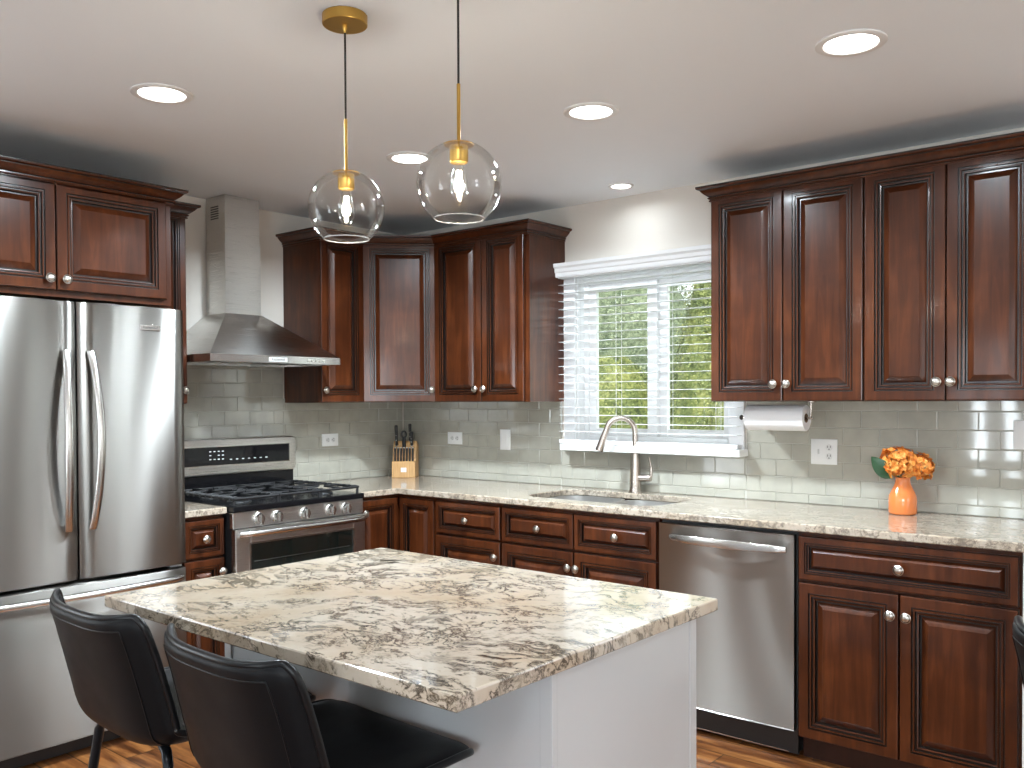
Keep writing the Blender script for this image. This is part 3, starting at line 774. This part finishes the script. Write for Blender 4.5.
for i, lab in enumerate(('left', 'middle', 'right')):
    y0 = RY0 + .015 + gw * i + .002; y1 = y0 + gw - .004; x0, x1 = .125, .665; zt = .953
    mb = MB(); b_ = .0065
    for x in (x0, x1): mb.tube([(x, y0, zt - .006), (x, y1, zt - .006)], b_, 8)
    for y in (y0, y1):
        mb.tube([(x0, y, zt - .006), (x1, y, zt - .006)], b_, 8)
        if (i == 0 and y == y0) or (i == 2 and y == y1):
            for k in range(11):
                x = x0 + (x1 - x0) * (k + .5) / 11; sg = -1 if i == 0 else 1
                mb.tube([(x, y - sg * .03, zt), (x, y + sg * .003, zt - .002), (x, y + sg * .007, zt - .014)], .005, 6)
    ym = (y0 + y1) / 2
    for x in ([.28, .52] if i != 1 else [.40]):
        for dx_, dy_ in ((1, 0), (-1, 0), (0, 1), (0, -1)):
            ex = x0 if dx_ < 0 else x1; ey = y0 if dy_ < 0 else y1
            if dx_: mb.tube([(x + dx_ * .022, ym, zt), (ex if i == 1 or (x < .4) == (dx_ < 0) else .40, ym, zt - .002)], .0055, 8)
            else: mb.tube([(x, ym + dy_ * .022, zt), (x, ey, zt - .002)], .0055, 8)
    for x in ([.40] if i != 1 else [.22, .58]): mb.tube([(x, y0, zt - .004), (x, y1, zt - .004)], .0055, 8)
    for x in (.165, .205, .245, .325, .365, .445, .485, .565, .605, .64):
        mb.tube([(x, y0, zt - .001), (x, y0 + .030, zt - .001)], .0048, 6); mb.tube([(x, y1, zt - .001), (x, y1 - .030, zt - .001)], .0048, 6)
    for x in (x0 + .004, x1 - .004):
        for y in (y0 + .004, y1 - .004): mb.tube([(x, y, .9168), (x, y, zt - .008)], .007, 8)
    single('burner_grate', mb, IRON, {'left': 'black cast iron burner grate nearest the refrigerator, left of three on the range', 'middle': 'black cast iron burner grate over the centre burner, middle of three', 'right': 'black cast iron burner grate nearest the knife block, right of three on the range'}[lab], 'grate', (.4, ym, .9168), 'cast iron grates on the range')

# ------------------------------------------------------------------ hood
hd = thing('range_hood', 'stainless steel pyramid chimney hood on the wall above the range', 'hood', (.25, -1.29, 1.573))
HY0, HY1 = -1.672, -.915; HX = .50; CY0, CY1, CX = -1.388, -1.180, .185
cz = 1.832
mb = MB()
mb.loft([[V((.010, HY0, 1.608)), V((HX, HY0, 1.608)), V((HX, HY1, 1.608)), V((.010, HY1, 1.608))], [V((.010, CY0 - .003, cz)), V((CX + .004, CY0 - .003, cz)), V((CX + .004, CY1 + .003, cz)), V((.010, CY1 + .003, cz))]])
part('canopy', mb, STEEL_H, hd)
rim = part('rim', frame((V((0, 0, 1.573)), X, Y, Z), .010, HX, HY0, HY1, .02, .02, .02, .02, 0, .0355, MB()), STEEL, hd)
part('filter', MB().box(.03, HX - .02, HY0 + .02, HY1 - .02, 1.585, 1.592), mat('hood_filter', (.25, .25, .25), .4, 1), hd)
ch = part('chimney', MB().box(.010, CX, CY0, CY1, cz, 2.190), STEEL_H, hd)
ch2 = part('chimney_cover', MB().box(.010, CX - .003, CY0 + .003, CY1 - .003, 2.188, CEIL - .001), STEEL_H, hd)
vs = MB()
for k in range(6): vs.box(.055, .125, .0, .002, 2.315 + k * .012, 2.321 + k * .012, 0, (V((0, CY0 + .003, 0)), X, -Y, Z))
part('vent_slots', vs, SLOT, ch2)
FH = FR(HX)
bd = part('badge', MB().box(-1.355, -1.247, 1.579, 1.601, 0, .002, 0, FH), mat('badge_plate', (.75, .75, .74), .35, .7), rim)
part('badge_lettering', text_mb('KitchenAid', .017, FH, -1.301, 1.590, .0021), LETTER, rim)
BTN = mat('button_grey', (.25, .24, .20), .4)
for k in range(5): part('button', MB().lathe([(.0065, 0), (.0065, .003), (.004, .004), (0, .004)], P(FH, -1.118 + k * .024, 1.590, 0), X, 12), BTN, rim)

# ------------------------------------------------------------------ island
IX0, IX1, IY0, IY1 = 2.016, 3.208, -2.900, -1.994
single('island_countertop', slab([(IX0, IY0), (IX1, IY0), (IX1, IY1), (IX0, IY1)], [], .8845, .9143, .004), GRANITE, 'large cream granite island top with dark branching veins', 'countertop', (2.6, -2.45, .8845), ang=6)
isl = thing('kitchen_island', 'white painted island cabinet under the cream granite top', 'island', (2.6, -2.3, 0))
bx0, bx1, by0, by1 = 2.05, 3.165, -2.59, -2.022
part('body', MB().box(bx0 + .01, bx1 - .006, by0 + .006, by1 - .004, .09, .8838), WHITE_GLOSS, isl)
part('end_panel', MB().box(bx1 - .006, bx1 - .001, by0 + .012, by1 - .03, .0, .8838), WHITE_GLOSS, isl)
for (x0, x1, y0, y1) in ((bx1 - .030, bx1 + .001, by0 - .001, by0 + .016), (bx0, bx0 + .03, by0 - .001, by0 + .016), (bx1 - .030, bx1 + .002, by1 - .03, by1), (bx0, bx0 + .03, by1 - .03, by1)):
    part('corner_post', MB().box(x0, x1, y0, y1, 0, .8838), WHITE_GLOSS, isl, bevel=.002)
part('base_board', MB().box(bx0 + .012, bx1 - .04, by0 - .004, by0 + .005, 0, .09), WHITE_GLOSS, isl)
part('toe_kick', MB().box(bx0 + .01, bx1 - .01, by1 - .07, by1 - .06, 0, .09), WHITE_GLOSS, isl)
FI = (V((0, by1 - .004, 0)), -X, Z, Y)
for k in range(3):
    w_ = (bx1 - bx0 - .06) / 3; a1 = -(bx0 + .03 + w_ * k + .002); a0 = a1 - w_ + .004
    part('drawer', MB().box(a0, a1, .70, .868, 0, .018, 0, FI), WHITE_GLOSS, isl, bevel=.002)
    part('door', MB().panel(FI, a0, a1, .10, .692, [(0, 0, 0), (0, .02, 0), (.055, .02, 0), (.057, .013, 0)]), WHITE_GLOSS, isl)

# ------------------------------------------------------------------ stools
def catmull(pts, n):
    out = []
    P_ = [pts[0]] + list(pts) + [pts[-1]]
    for i in range(len(pts) - 1):
        p0, p1, p2, p3 = [V(p) for p in P_[i:i + 4]]
        for k in range(n):
            t = k / n
            out.append(.5 * ((2 * p1) + (p2 - p0) * t + (2 * p0 - 5 * p1 + 4 * p2 - p3) * t * t + (3 * p1 - p0 - 3 * p2 + p3) * t ** 3))
    out.append(V(pts[-1])); return out
def make_stool(label, loc, rot):
    root = thing('counter_stool', label, 'stool', (0, 0, 0), 'black leather bucket counter stools')
    # control stations along the shell: (y, z, half width, side lift)
    st = [(.215, .664, .160, .000), (.212, .677, .212, .002), (.17, .684, .234, .006), (.05, .670, .236, .018), (-.06, .656, .232, .030), (-.135, .652, .228, .042), (-.180, .674, .226, .050), (-.200, .735, .224, .053), (-.216, .80, .222, .052), (-.233, .868, .218, .050), (-.247, .916, .212, .048), (-.2535, .938, .192, .042)]
    cs = catmull([V((a, b, 0)) for a, b, _, _ in st], 3); hw = catmull([V((c, d, 0)) for _, _, c, d in st], 3)
    n = 20; rows = []
    for i, (p, h) in enumerate(zip(cs, hw)):
        a, b = cs[max(i - 1, 0)], cs[min(i + 1, len(cs) - 1)]
        t = (b - a).normalized(); nr = V((t.y, -t.x))      # towards the sitter
        if nr.y < 0 and abs(t.x) > abs(t.y): nr = -nr
        row = []
        for k in range(n + 1):
            u = 2 * k / n - 1; lift = h.y * abs(u) ** 3.4
            row.append(V((h.x * u, p.x + nr.x * lift, p.y + nr.y * lift)))
        rows.append(row)
    # thickness: inner and outer skins, joined into one closed shell
    R_ = len(rows); thick = .026
    def nrm(i, k):
        du = rows[i][min(k + 1, n)] - rows[i][max(k - 1, 0)]; dv = rows[min(i + 1, R_ - 1)][k] - rows[max(i - 1, 0)][k]
        return du.cross(dv).normalized()
    mb = MB(); inn, out = [], []
    for i in range(R_):
        for k in range(n + 1):
            ed = min(i, R_ - 1 - i, k, n - k); f = (.5, .9, 1)[min(ed, 2)]
            q = nrm(i, k) * (thick / 2 * f); inn.append(rows[i][k] - q); out.append(rows[i][k] + q)
    W = n + 1; off = len(inn); fs = []
    for i in range(R_ - 1):
        for k in range(n):
            fs.append((i * W + k, i * W + k + 1, (i + 1) * W + k + 1, (i + 1) * W + k))
            fs.append((off + i * W + k, off + (i + 1) * W + k, off + (i + 1) * W + k + 1, off + i * W + k + 1))
    bd = [k for k in range(n)] + [i * W + n for i in range(R_ - 1)] + [(R_ - 1) * W + k for k in range(n, 0, -1)] + [i * W for i in range(R_ - 1, 0, -1)]
    for i in range(len(bd)):
        a, b = bd[i], bd[(i + 1) % len(bd)]; fs.append((a, off + a, off + b, b))
    mb.add(inn + out, fs)
    sh = part('seat_shell', mb, LEATHER, root, ang=60, sub=1)
    edge = [(inn[a] + out[a]) / 2 for a in bd]
    part('piping', MB().tube(edge, .0085, 8, closed=True), WELT, sh, sub=1, ang=80)
    # stitched seam inset from the edge on the outer skin
    seam = []
    k0, k1, i0, i1 = 2, n - 2, 15, R_ - 4
    loop = [(i, k0) for i in range(i0, i1)] + [(i1, k) for k in range(k0, k1)] + [(i, k1) for i in range(i1, i0 - 1, -1)]
    part('seam', MB().tube([out[i * W + k] for i, k in loop], .0016, 6), WELT, sh, ang=80)
    # legs
    for sx in (-1, 1):
        for (y0, y1) in ((.14, .205), (-.125, -.215)):
            part('leg', MB().tube([V((sx * .10, y0 * .9, .640)), V((sx * .150, y0, .634)), V((sx * .168, y0 + (y1 - y0) * .06, .610)), V((sx * .225, y1, .006))], .0115, 10), LEGM, root, ang=70)
    mb = MB()
    def at(sx, y0, y1, z):
        t = (.610 - z) / .604; return V((sx * (.168 + .057 * t), y0 + (y1 - y0) * (.06 + .94 * t), z))
    f0, f1, r0, r1 = at(-1, .14, .205, .24), at(1, .14, .205, .24), at(-1, -.125, -.215, .24), at(1, -.125, -.215, .24)
    for a, b in ((f0, f1), (f0, r0), (f1, r1), (r0, r1)): mb.tube([a, b], .009, 8)
    part('footrest', mb, LEGM, root, ang=70)
    root.location = loc; root.rotation_euler = (0, 0, rot); return root
make_stool('black leather counter stool at the near corner of the island', (2.757, -2.822, 0), math.radians(-2))
make_stool('black leather counter stool beside the refrigerator at the left end of the island', (2.243, -2.818, 0), math.radians(-2))
make_stool('black leather stool of which only a dark corner enters at the right edge', (4.119, -1.912, 0), math.radians(-45))

# ------------------------------------------------------------------ pendants and recessed lights
def pendant(x, label):
    y, zc, R0 = -2.357, 1.912, .1030
    p = thing('pendant_light', label, 'lamp', (x, y, CEIL), 'glass globe pendants over the island')
    part('ceiling_canopy', MB().lathe([(.0585, 0), (.0605, -.002), (.0605, -.026), (.0585, -.028), (.0, -.028)], (x, y, CEIL), Z, 40), BRASS, p)
    part('strain_relief', MB().lathe([(.007, 0), (.007, -.010), (.004, -.016), (.004, -.020)], (x, y, CEIL - .028), Z, 12), BRASS, p)
    part('cord', MB().tube([(x, y, CEIL - .045), (x, y, 2.14)], .0028, 8), CORD, p)
    part('rod', MB().lathe([(.0045, 0), (.0045, -.134), (.0060, -.136), (.0060, -.150)], (x, y, 2.152), Z, 14), BRASS, p)
    part('socket', MB().lathe([(.010, .0), (.036, -.004), (.036, -.007), (.0225, -.009), (.0225, -.046), (.0205, -.049), (.012, -.05)], (x, y, 2.012), Z, 24), BRASS, p)
    pr = []
    a0, a1 = math.radians(17), math.radians(180 - 36)
    for k in range(25):
        a = a0 + (a1 - a0) * k / 24; pr.append((R0 * math.sin(a), R0 * math.cos(a)))
    inner = [((R0 - .0022) * math.sin(a0 + (a1 - a0) * k / 24), (R0 - .0022) * math.cos(a0 + (a1 - a0) * k / 24)) for k in range(24, -1, -1)]
    part('globe_shade', MB().lathe(pr + inner + [pr[0]], (x, y, zc), Z, 48, None, False, False), GLOBE, p, 'clear seeded glass globe')
    part('globe_rim', MB().tube([(x + pr[-1][0] * math.cos(2 * math.pi * k / 48), y + pr[-1][0] * math.sin(2 * math.pi * k / 48), zc + pr[-1][1]) for k in range(48)], .0014, 8, closed=True), mat('rim_glass', (.55, .55, .54), .1), p, 'bright open rim of the globe')
    bz = 1.962
    bu = part('bulb', MB().lathe([(.010, 0), (.013, -.012), (.019, -.035), (.0225, -.055), (.0215, -.072), (.014, -.088), (0, -.094)], (x, y, bz), Z, 24), GLOBE, p)
    fm = MB()
    for k in range(4):
        a = math.pi * k / 2 + .4; fm.tube([(x + .005 * math.cos(a), y + .005 * math.sin(a), bz - .018), (x + .0085 * math.cos(a), y + .0085 * math.sin(a), bz - .068)], .0016, 6)
    part('filament', fm, FILAMENT, bu)
    light('bulb_light', 'POINT', (x, y, bz - .045), 1.4, (1, .93, .82), .014)
pendant(2.292, 'clear glass globe pendant on brass rod whose round brass canopy shows, left one')
pendant(2.711, 'clear glass globe pendant on brass rod nearer the camera, right one of the pair')
def downlight(x, y, label, e=9, k=1.0):
    t = thing('recessed_light', label, 'ceiling light', (x, y, CEIL), 'recessed ceiling lights')
    part('trim_ring', MB().lathe([(.100 * k, 0), (.100 * k, -.004), (.094 * k, -.007), (.078 * k, -.006), (.074 * k, -.0005)], (x, y, CEIL), Z, 40, None, False, False), WHITE, t)
    part('lens', MB().lathe([(.0755 * k, -.0005), (.0755 * k, -.0022), (0, -.0024)], (x, y, CEIL), Z, 32), LENS, t)
    light('downlight_lamp', 'AREA', (x, y, CEIL - .009), e, (.84, .96, 1.05), .14 * k, look=(0, 0, -1), shape='DISK', spread=math.radians(160))
downlight(1.337, -2.357, 'recessed ceiling light above the refrigerator side, left of the pendant canopy', 19)
downlight(3.269, -1.272, 'recessed ceiling light at upper right, nearest the right wall cabinets', 15)
downlight(2.330, -1.252, 'recessed ceiling light right of the globe pendants in mid ceiling', 20)
downlight(1.377, -1.243, 'recessed ceiling light partly behind the right globe pendant', 36)
downlight(1.787, -.216, 'small far recessed ceiling light close to the wall above the sink window', .8, .62)
for x, y, e in ((3.27, -4.4, 6), (1.35, -4.4, 6), (5.2, -1.6, 3.5), (5.2, -3.9, 3)): downlight(x, y, 'unseen recessed ceiling light added outside the view to brighten the room', e)  # extra fixtures out of view, added only for the light they give

# ------------------------------------------------------------------ things on the counter and walls
def outlet(F, a, b, w_, h_, kind, label, cat='outlet'):
    o = thing('wall_outlet' if cat == 'outlet' else 'light_switch', label, cat, P(F, a, b, .0085))
    pl = part('plate', MB().panel(F, a - w_ / 2, a + w_ / 2, b - h_ / 2, b + h_ / 2, [(0, .0086, 0), (0, .0125, 0), (.003, .0145, 0)]), PLASTIC_W, o)
    def duplex(ca, cb, horiz):
        for s in (-1, 1):
            oa, ob = (ca + s * .0195, cb) if horiz else (ca, cb + s * .0195)
            part('receptacle', MB().loft([[P(F, oa + .0145 * math.cos(t) , ob + .0145 * math.sin(t), c) for t in [2 * math.pi * i / 20 for i in range(20)]] for c in (.0143, .0152)]), mat('recept', (.70, .70, .69), .35), o)
            sl = MB()
            for d_ in (-.006, .006):
                if horiz: sl.box(oa - .001, oa + .008, ob + d_ - .0014, ob + d_ + .0014, .0150, .0156, 0, F)
                else: sl.box(oa + d_ - .0014, oa + d_ + .0014, ob - .001, ob + .008, .0150, .0156, 0, F)
            if horiz: sl.box(oa - .010, oa - .005, ob - .0022, ob + .0022, .0150, .0156, 0, F)
            else: sl.box(oa - .0022, oa + .0022, ob - .010, ob - .005, .0150, .0156, 0, F)
            part('slots', sl, SLOT, o)
    if kind == 'duplex_h': duplex(a, b, True)
    if kind == 'combo': duplex(a + .0235, b, False); part('toggle', MB().box(a - .0265, a - .0205, b - .010, b + .012, .0143, .019, 0, F), mat('tog', (.62, .62, .61), .35), o)
    if kind == 'blank': part('rocker', MB().box(a - .016, a + .016, b - .033, b + .033, .0143, .0162, 0, F), PLASTIC_W, o)
outlet(FRN, -.594, 1.156, .117, .072, 'duplex_h', 'white horizontal outlet on the tiles right of the range backguard')
outlet(FWN, .464, 1.156, .117, .072, 'duplex_h', 'white horizontal outlet on the tiles right of the knife block')
outlet(FWN, .862, 1.157, .075, .117, 'blank', 'white upright rocker switch plate on the tiles left of the window', 'switch')
outlet(FWN, 2.714, 1.151, .117, .112, 'combo', 'white square switch and outlet plate under the paper towel roll')
outlet(FWN, 3.518, 1.242, .117, .112, 'blank', 'white switch plate cut by the right picture edge', 'switch')

# paper towel
hx0, hx1, hy, hz = 2.420, 2.735, -.195, 1.304
ph = thing('paper_towel_holder', 'brushed nickel paper towel holder screwed beneath the wall cabinet', 'holder', (2.6, hy, UZ0))
part('arm', MB().tube([(2.727, hy, UZ0), (2.727, hy, hz + .012), (2.722, hy, hz)], .0055, 10), FNICK, ph)
part('mounting_plate', MB().lathe([(.022, 0), (.022, -.004), (.01, -.006)], (2.727, hy, UZ0), Z, 20), FNICK, ph)
part('rod', MB().tube([(2.412, hy, hz), (2.735, hy, hz)], .0055, 10), FNICK, ph)
part('end_cap', MB().lathe([(.010, 0), (.012, .004), (.010, .010), (0, .011)], (2.414, hy, hz), -X, 16), mat('cap_dark', (.03, .03, .03), .4), ph)
tr = thing('paper_towel_roll', 'white paper towel roll hanging on the holder right of the window', 'paper towel', (2.57, hy, hz - .056))
pt = []
ring = [(.056, 2.445), (.056, 2.706), (.020, 2.706), (.020, 2.445), (.056, 2.445)]
part('paper', MB().lathe([(r, x - 2.445) for r, x in ring], (2.445, hy, hz), X, 40, None, False, False), PAPER, tr, ang=30)
part('core', MB().lathe([(.0199, 0), (.0199, .263), (.0180, .263), (.0180, 0), (.0199, 0)], (2.4442, hy, hz), X, 28, None, False, False), CARD, tr)
part('loose_sheet', MB().loft([[V((x, hy - .0565 * math.cos(t), hz - .0565 * math.sin(t))) for x in (2.447, 2.712)] for t in [math.radians(a) for a in range(-30, 100, 10)]], None, False, False, closed=False), PAPER, tr)

# knife block
kb0 = V((.203, -.191, 0)); ku = V((.80, .60, 0)).normalized(); kn = V((.60, -.80, 0)).normalized()
FKB = (V((kb0.x, kb0.y, .9145)), ku, Z, kn)     # a along the face, b up, c towards the room
kbk = thing('knife_block', 'maple knife block full of black-handled knives in the counter corner', 'knife block', FKB[0])
side = [(0, 0), (0, .098), (-.028, .104), (-.036, .168), (-.075, .222), (-.135, .195), (-.135, 0)]
mb = MB(); mb.loft([[P(FKB, a, b, c) for c, b in side] for a in (-.072, .072)])
part('block', mb, MAPLE, kbk, bevel=.003)
part('emblem', MB().box(-.016, .018, .035, .062, 0, .0008, 0, FKB), mat('emblem_white', (.8, .8, .8), .5), kbk, 'small white square emblem')
rndk = random.Random(3)
KH = mat('knife_handle', (.012, .012, .013), .3)
ordn = ['leftmost', 'second from left', 'third from left', 'middle', 'third from right', 'second from right', 'rightmost']
def knife(a, c, b, direc, ln, w_, t_, label, group, big):
    o = P(FKB, a, b, c); dv = V(FKB[2] * direc[0] + FKB[3] * direc[1]).normalized(); side_ = FKB[1]; nrm_ = dv.cross(side_)
    k = thing('steak_knife' if not big else 'chef_knife', label, 'knife', o, group)
    loops = []
    for t, s in ((0, .8), (.06, 1), (.35, .82), (.7, 1.0), (.95, 1.1), (1.0, .8)):
        loops.append([o + dv * (ln * t) + side_ * (t_ * s * math.cos(q_)) + nrm_ * (w_ * s * math.sin(q_)) for q_ in [2 * math.pi * i / 12 for i in range(12)]])
    part('handle', MB().loft(loops), KH, k, ang=70)
    part('bolster' if big else 'end_cap', MB().lathe([(t_ * 1.05, 0), (t_ * 1.1, .006), (t_ * .7, .008)], o + (dv * (ln - .002) if not big else -dv * .004), dv, 10), NICKEL, k)
    part('blade', MB().loft([[o - dv * s_2 + side_ * (.0012 * i_) + nrm_ * (w_ * .8 * j_) for i_, j_ in ((-1, -1), (1, -1), (1, 1), (-1, 1))] for s_2 in (.001, .07)]), NICKEL, k)
    if big:
        rv = MB()
        for t in (.25, .5, .75): rv.lathe([(.003, 0), (.003, .0008)], o + dv * ln * t + nrm_.cross(dv) * 0 + FKB[3] * (w_ * .82), FKB[3], 8)
        part('rivet', rv, NICKEL, k)
for i in range(7):
    knife(-.054 + i * .018, -.016, .1005, (1, -.10), .080, .0065, .0055, 'small black steak knife, ' + ordn[i] + ' in the lower row of the block', 'steak knives in the block', False)
for i, (a, c, b, ln, lb) in enumerate(((-.050, -.052, .195, .125, 'tall black kitchen knife at upper left of the block'), (.044, -.052, .195, .085, 'shorter black knife in front at upper right of the block'), (.030, -.078, .222, .105, 'tall black kitchen knife rearmost at upper right of the block'))):
    knife(a, c, b, (1, .12 - .3 * 0), ln, .0135, .0095, lb, 'tall knives in the block', True)
sc = thing('kitchen_shears', 'black kitchen shears with a round finger loop in the middle of the block', 'scissors', P(FKB, -.004, .195, -.052))
ctr = P(FKB, -.004, .262, -.046)
part('finger_loop', MB().tube([ctr + FKB[1] * (.014 * math.cos(2 * math.pi * i / 20)) + Z * (.020 * math.sin(2 * math.pi * i / 20)) for i in range(20)], .0055, 8, closed=True), KH, sc)
part('shank', MB().tube([P(FKB, -.004, .185, -.054), P(FKB, -.004, .242, -.048)], [.012, .010], 10), KH, sc)

# vase and hydrangeas
vx, vy, vz = 3.079, -.118, .9145
va = single('flower_vase', MB().lathe([(.044, 0), (.052, .002), (.0545, .008), (.0545, .062), (.0525, .076), (.046, .090), (.0375, .108), (.0315, .122), (.0290, .136), (.0285, .146), (.0305, .150), (.0280, .151), (.0255, .146), (.0255, .10), (.03, .03), (0, .02)], (vx, vy, vz), Z, 40, None, True, False), VASE, 'glossy orange bottle-shaped ceramic vase on the counter under the right wall cabinets', 'vase', (vx, vy, vz), ang=60)
def flower(cx, cy, cz, rx, ry, rz, n, label, leaf=False):
    t = thing('hydrangea', label, 'flower', (vx, vy, vz + .04), 'orange hydrangeas in the vase')
    rnd = random.Random(int(cx * 1000)); mb = MB()
    for i in range(n):
        zz = 1 - 1.72 * (i + .5) / n; ph_ = i * 2.39996; r = math.sqrt(max(0, 1 - zz * zz))
        d = V((r * math.cos(ph_), r * math.sin(ph_), zz)); c0 = V((cx + d.x * rx, cy + d.y * ry, cz + d.z * rz)) + V((rnd.uniform(-1, 1), rnd.uniform(-1, 1), rnd.uniform(-1, 1))) * .005
        nn_ = (d + V((rnd.uniform(-.5, .5), rnd.uniform(-.5, .5), rnd.uniform(-.5, .5)))).normalized()
        u = nn_.cross(Z if abs(nn_.z) < .9 else X).normalized(); v = nn_.cross(u); a0 = rnd.uniform(0, 6)
        L_ = rnd.uniform(.013, .0175)
        for k in range(4):
            a = a0 + k * math.pi / 2; e1 = u * math.cos(a) + v * math.sin(a); e2 = -u * math.sin(a) + v * math.cos(a)
            pts = [c0, c0 + e1 * L_ * .45 + e2 * L_ * .48 + nn_ * .003, c0 + e1 * L_ * .95 + e2 * L_ * .30 + nn_ * .0035, c0 + e1 * L_ * 1.05 + nn_ * .0025, c0 + e1 * L_ * .95 - e2 * L_ * .30 + nn_ * .0035, c0 + e1 * L_ * .45 - e2 * L_ * .48 + nn_ * .003]
            mb.add(pts, [(0, 1, 2, 3), (0, 3, 4, 5)])
    part('petals', mb, PETAL, t, ang=20)
    part('stem', MB().tube([(vx + (cx - vx) * .05, vy, vz + .05), (vx + (cx - vx) * .25, vy + (cy - vy) * .2, vz + .150), (cx, cy, cz)], .0035, 8), STEM, t)
    if leaf:
        lm = MB(); b0 = V((3.050, -.185, 1.062)); tip = V((2.985, -.215, 1.150)); ax = (tip - b0); nl = V((.3, -.9, .25)).normalized(); sd = ax.cross(nl).normalized()
        rows_ = []
        for k in range(11):
            q_ = k / 10; wd = .030 * math.sin(math.pi * q_ ** .8) ** .8 + .0006; cc = b0 + ax * q_ - nl * (.012 * math.sin(math.pi * q_)) * -1
            rows_.append([cc - sd * wd - nl * -.004, cc, cc + sd * wd - nl * -.004])
        vs_ = [p for r_ in rows_ for p in r_]; o_ = len(vs_); vs2 = vs_ + [p - nl * .0008 for p in vs_]
        fs_ = []
        for k in range(10):
            for j in range(2):
                a = k * 3 + j; fs_.append((a, a + 1, a + 4, a + 3)); fs_.append((o_ + a, o_ + a + 3, o_ + a + 4, o_ + a + 1))
        lm.add(vs2, fs_); part('leaf', lm, LEAF, t, 'single dark green pointed leaf', ang=60)
flower(3.068, -.148, 1.122, .068, .060, .062, 120, 'largest orange hydrangea head facing forward above the vase', True)
flower(3.140, -.112, 1.108, .052, .050, .050, 80, 'orange hydrangea head drooping at the right of the vase')
flower(3.008, -.085, 1.098, .040, .036, .042, 50, 'small orange hydrangea head peeking out behind the green leaf')

# ------------------------------------------------------------------ outdoors
struct('ground_outside', MB().box(-14, 20, .16, 26, -.45, -.30), LAWN)
def tree(name, label, x, y, h, r, m, n, shape='cone', z0=-.3, leaf=.07, group=None, core=None):
    t = thing(name, label, 'tree', (x, y, z0), group); rnd = random.Random(int(x * 100 + y * 10)); mb = MB()
    for i in range(n):
        u = rnd.random(); zz = u ** .9; 
        rr = r * ((1 - zz) ** .6 * min(1, zz * 8 + .35) if shape == 'cone' else math.sin(math.pi * min(.97, .12 + .86 * zz)) ** .6)
        a = rnd.uniform(0, 2 * math.pi); q_ = rr * (rnd.uniform(.55, 1.0) + .10 * math.sin(5 * a + 9 * zz))
        p = V((x + q_ * math.cos(a), y + q_ * math.sin(a), z0 + .1 + zz * h))
        out = V((math.cos(a), math.sin(a), rnd.uniform(-.2, 1.0))).normalized()
        e1 = out.cross(V((rnd.uniform(-1, 1), rnd.uniform(-1, 1), rnd.uniform(-1, 1)))).normalized(); e2 = (out.cross(e1) + V((0, 0, rnd.uniform(-.4, .4)))).normalized()
        s = leaf * rnd.uniform(.6, 1.3)
        mb.add([p - e1 * s * .5, p + e2 * s * .45, p + e1 * s * .5, p - e2 * s * .45], [(0, 1, 2, 3)])
    cp_ = []
    for k in range(13):
        zz = k / 12; rr = r * .74 * ((1 - zz) ** .6 * min(1, zz * 8 + .35) if shape == 'cone' else math.sin(math.pi * min(.97, .12 + .86 * zz)) ** .6)
        cp_.append((max(rr, .01), zz * h))
    part('inner_foliage', MB().lathe(cp_, (x, y, z0 + .1), Z, 20), m, t, ang=60)
    part('foliage', mb, m, t, ang=5)
    part('trunk', MB().tube([(x, y, z0 - .1), (x, y, z0 + h * .8)], [.09, .02], 8), BARK, t)
GT = 'trees beyond the window'
tree('evergreen_tree', 'bright yellow-green conical evergreen beyond the left half of the right pane', .58, 3.0, 2.85, .62, FOL_A, 36000, leaf=.020, group=GT)
tree('evergreen_tree', 'dark green dense evergreen filling the right pane behind the bright one', .35, 5.4, 3.5, 1.35, FOL_B, 60000, 'round', leaf=.028, group=GT)
tree('leafy_shrub', 'low bright green shrub at the foot of the right pane', 1.30, 2.2, 1.75, .50, FOL_A, 26000, 'round', leaf=.020, group=GT)
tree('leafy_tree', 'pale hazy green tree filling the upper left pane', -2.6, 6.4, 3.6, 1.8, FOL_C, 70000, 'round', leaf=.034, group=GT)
tree('leafy_shrub', 'yellow-green bushy shrub at the foot of the left pane', -.75, 3.5, 2.0, .8, FOL_A, 40000, 'round', leaf=.022, group=GT)
tree('leafy_tree', 'deep green tree standing between the two panes far behind', -1.7, 10.2, 4.2, 1.9, FOL_B, 50000, 'round', leaf=.040, group=GT)
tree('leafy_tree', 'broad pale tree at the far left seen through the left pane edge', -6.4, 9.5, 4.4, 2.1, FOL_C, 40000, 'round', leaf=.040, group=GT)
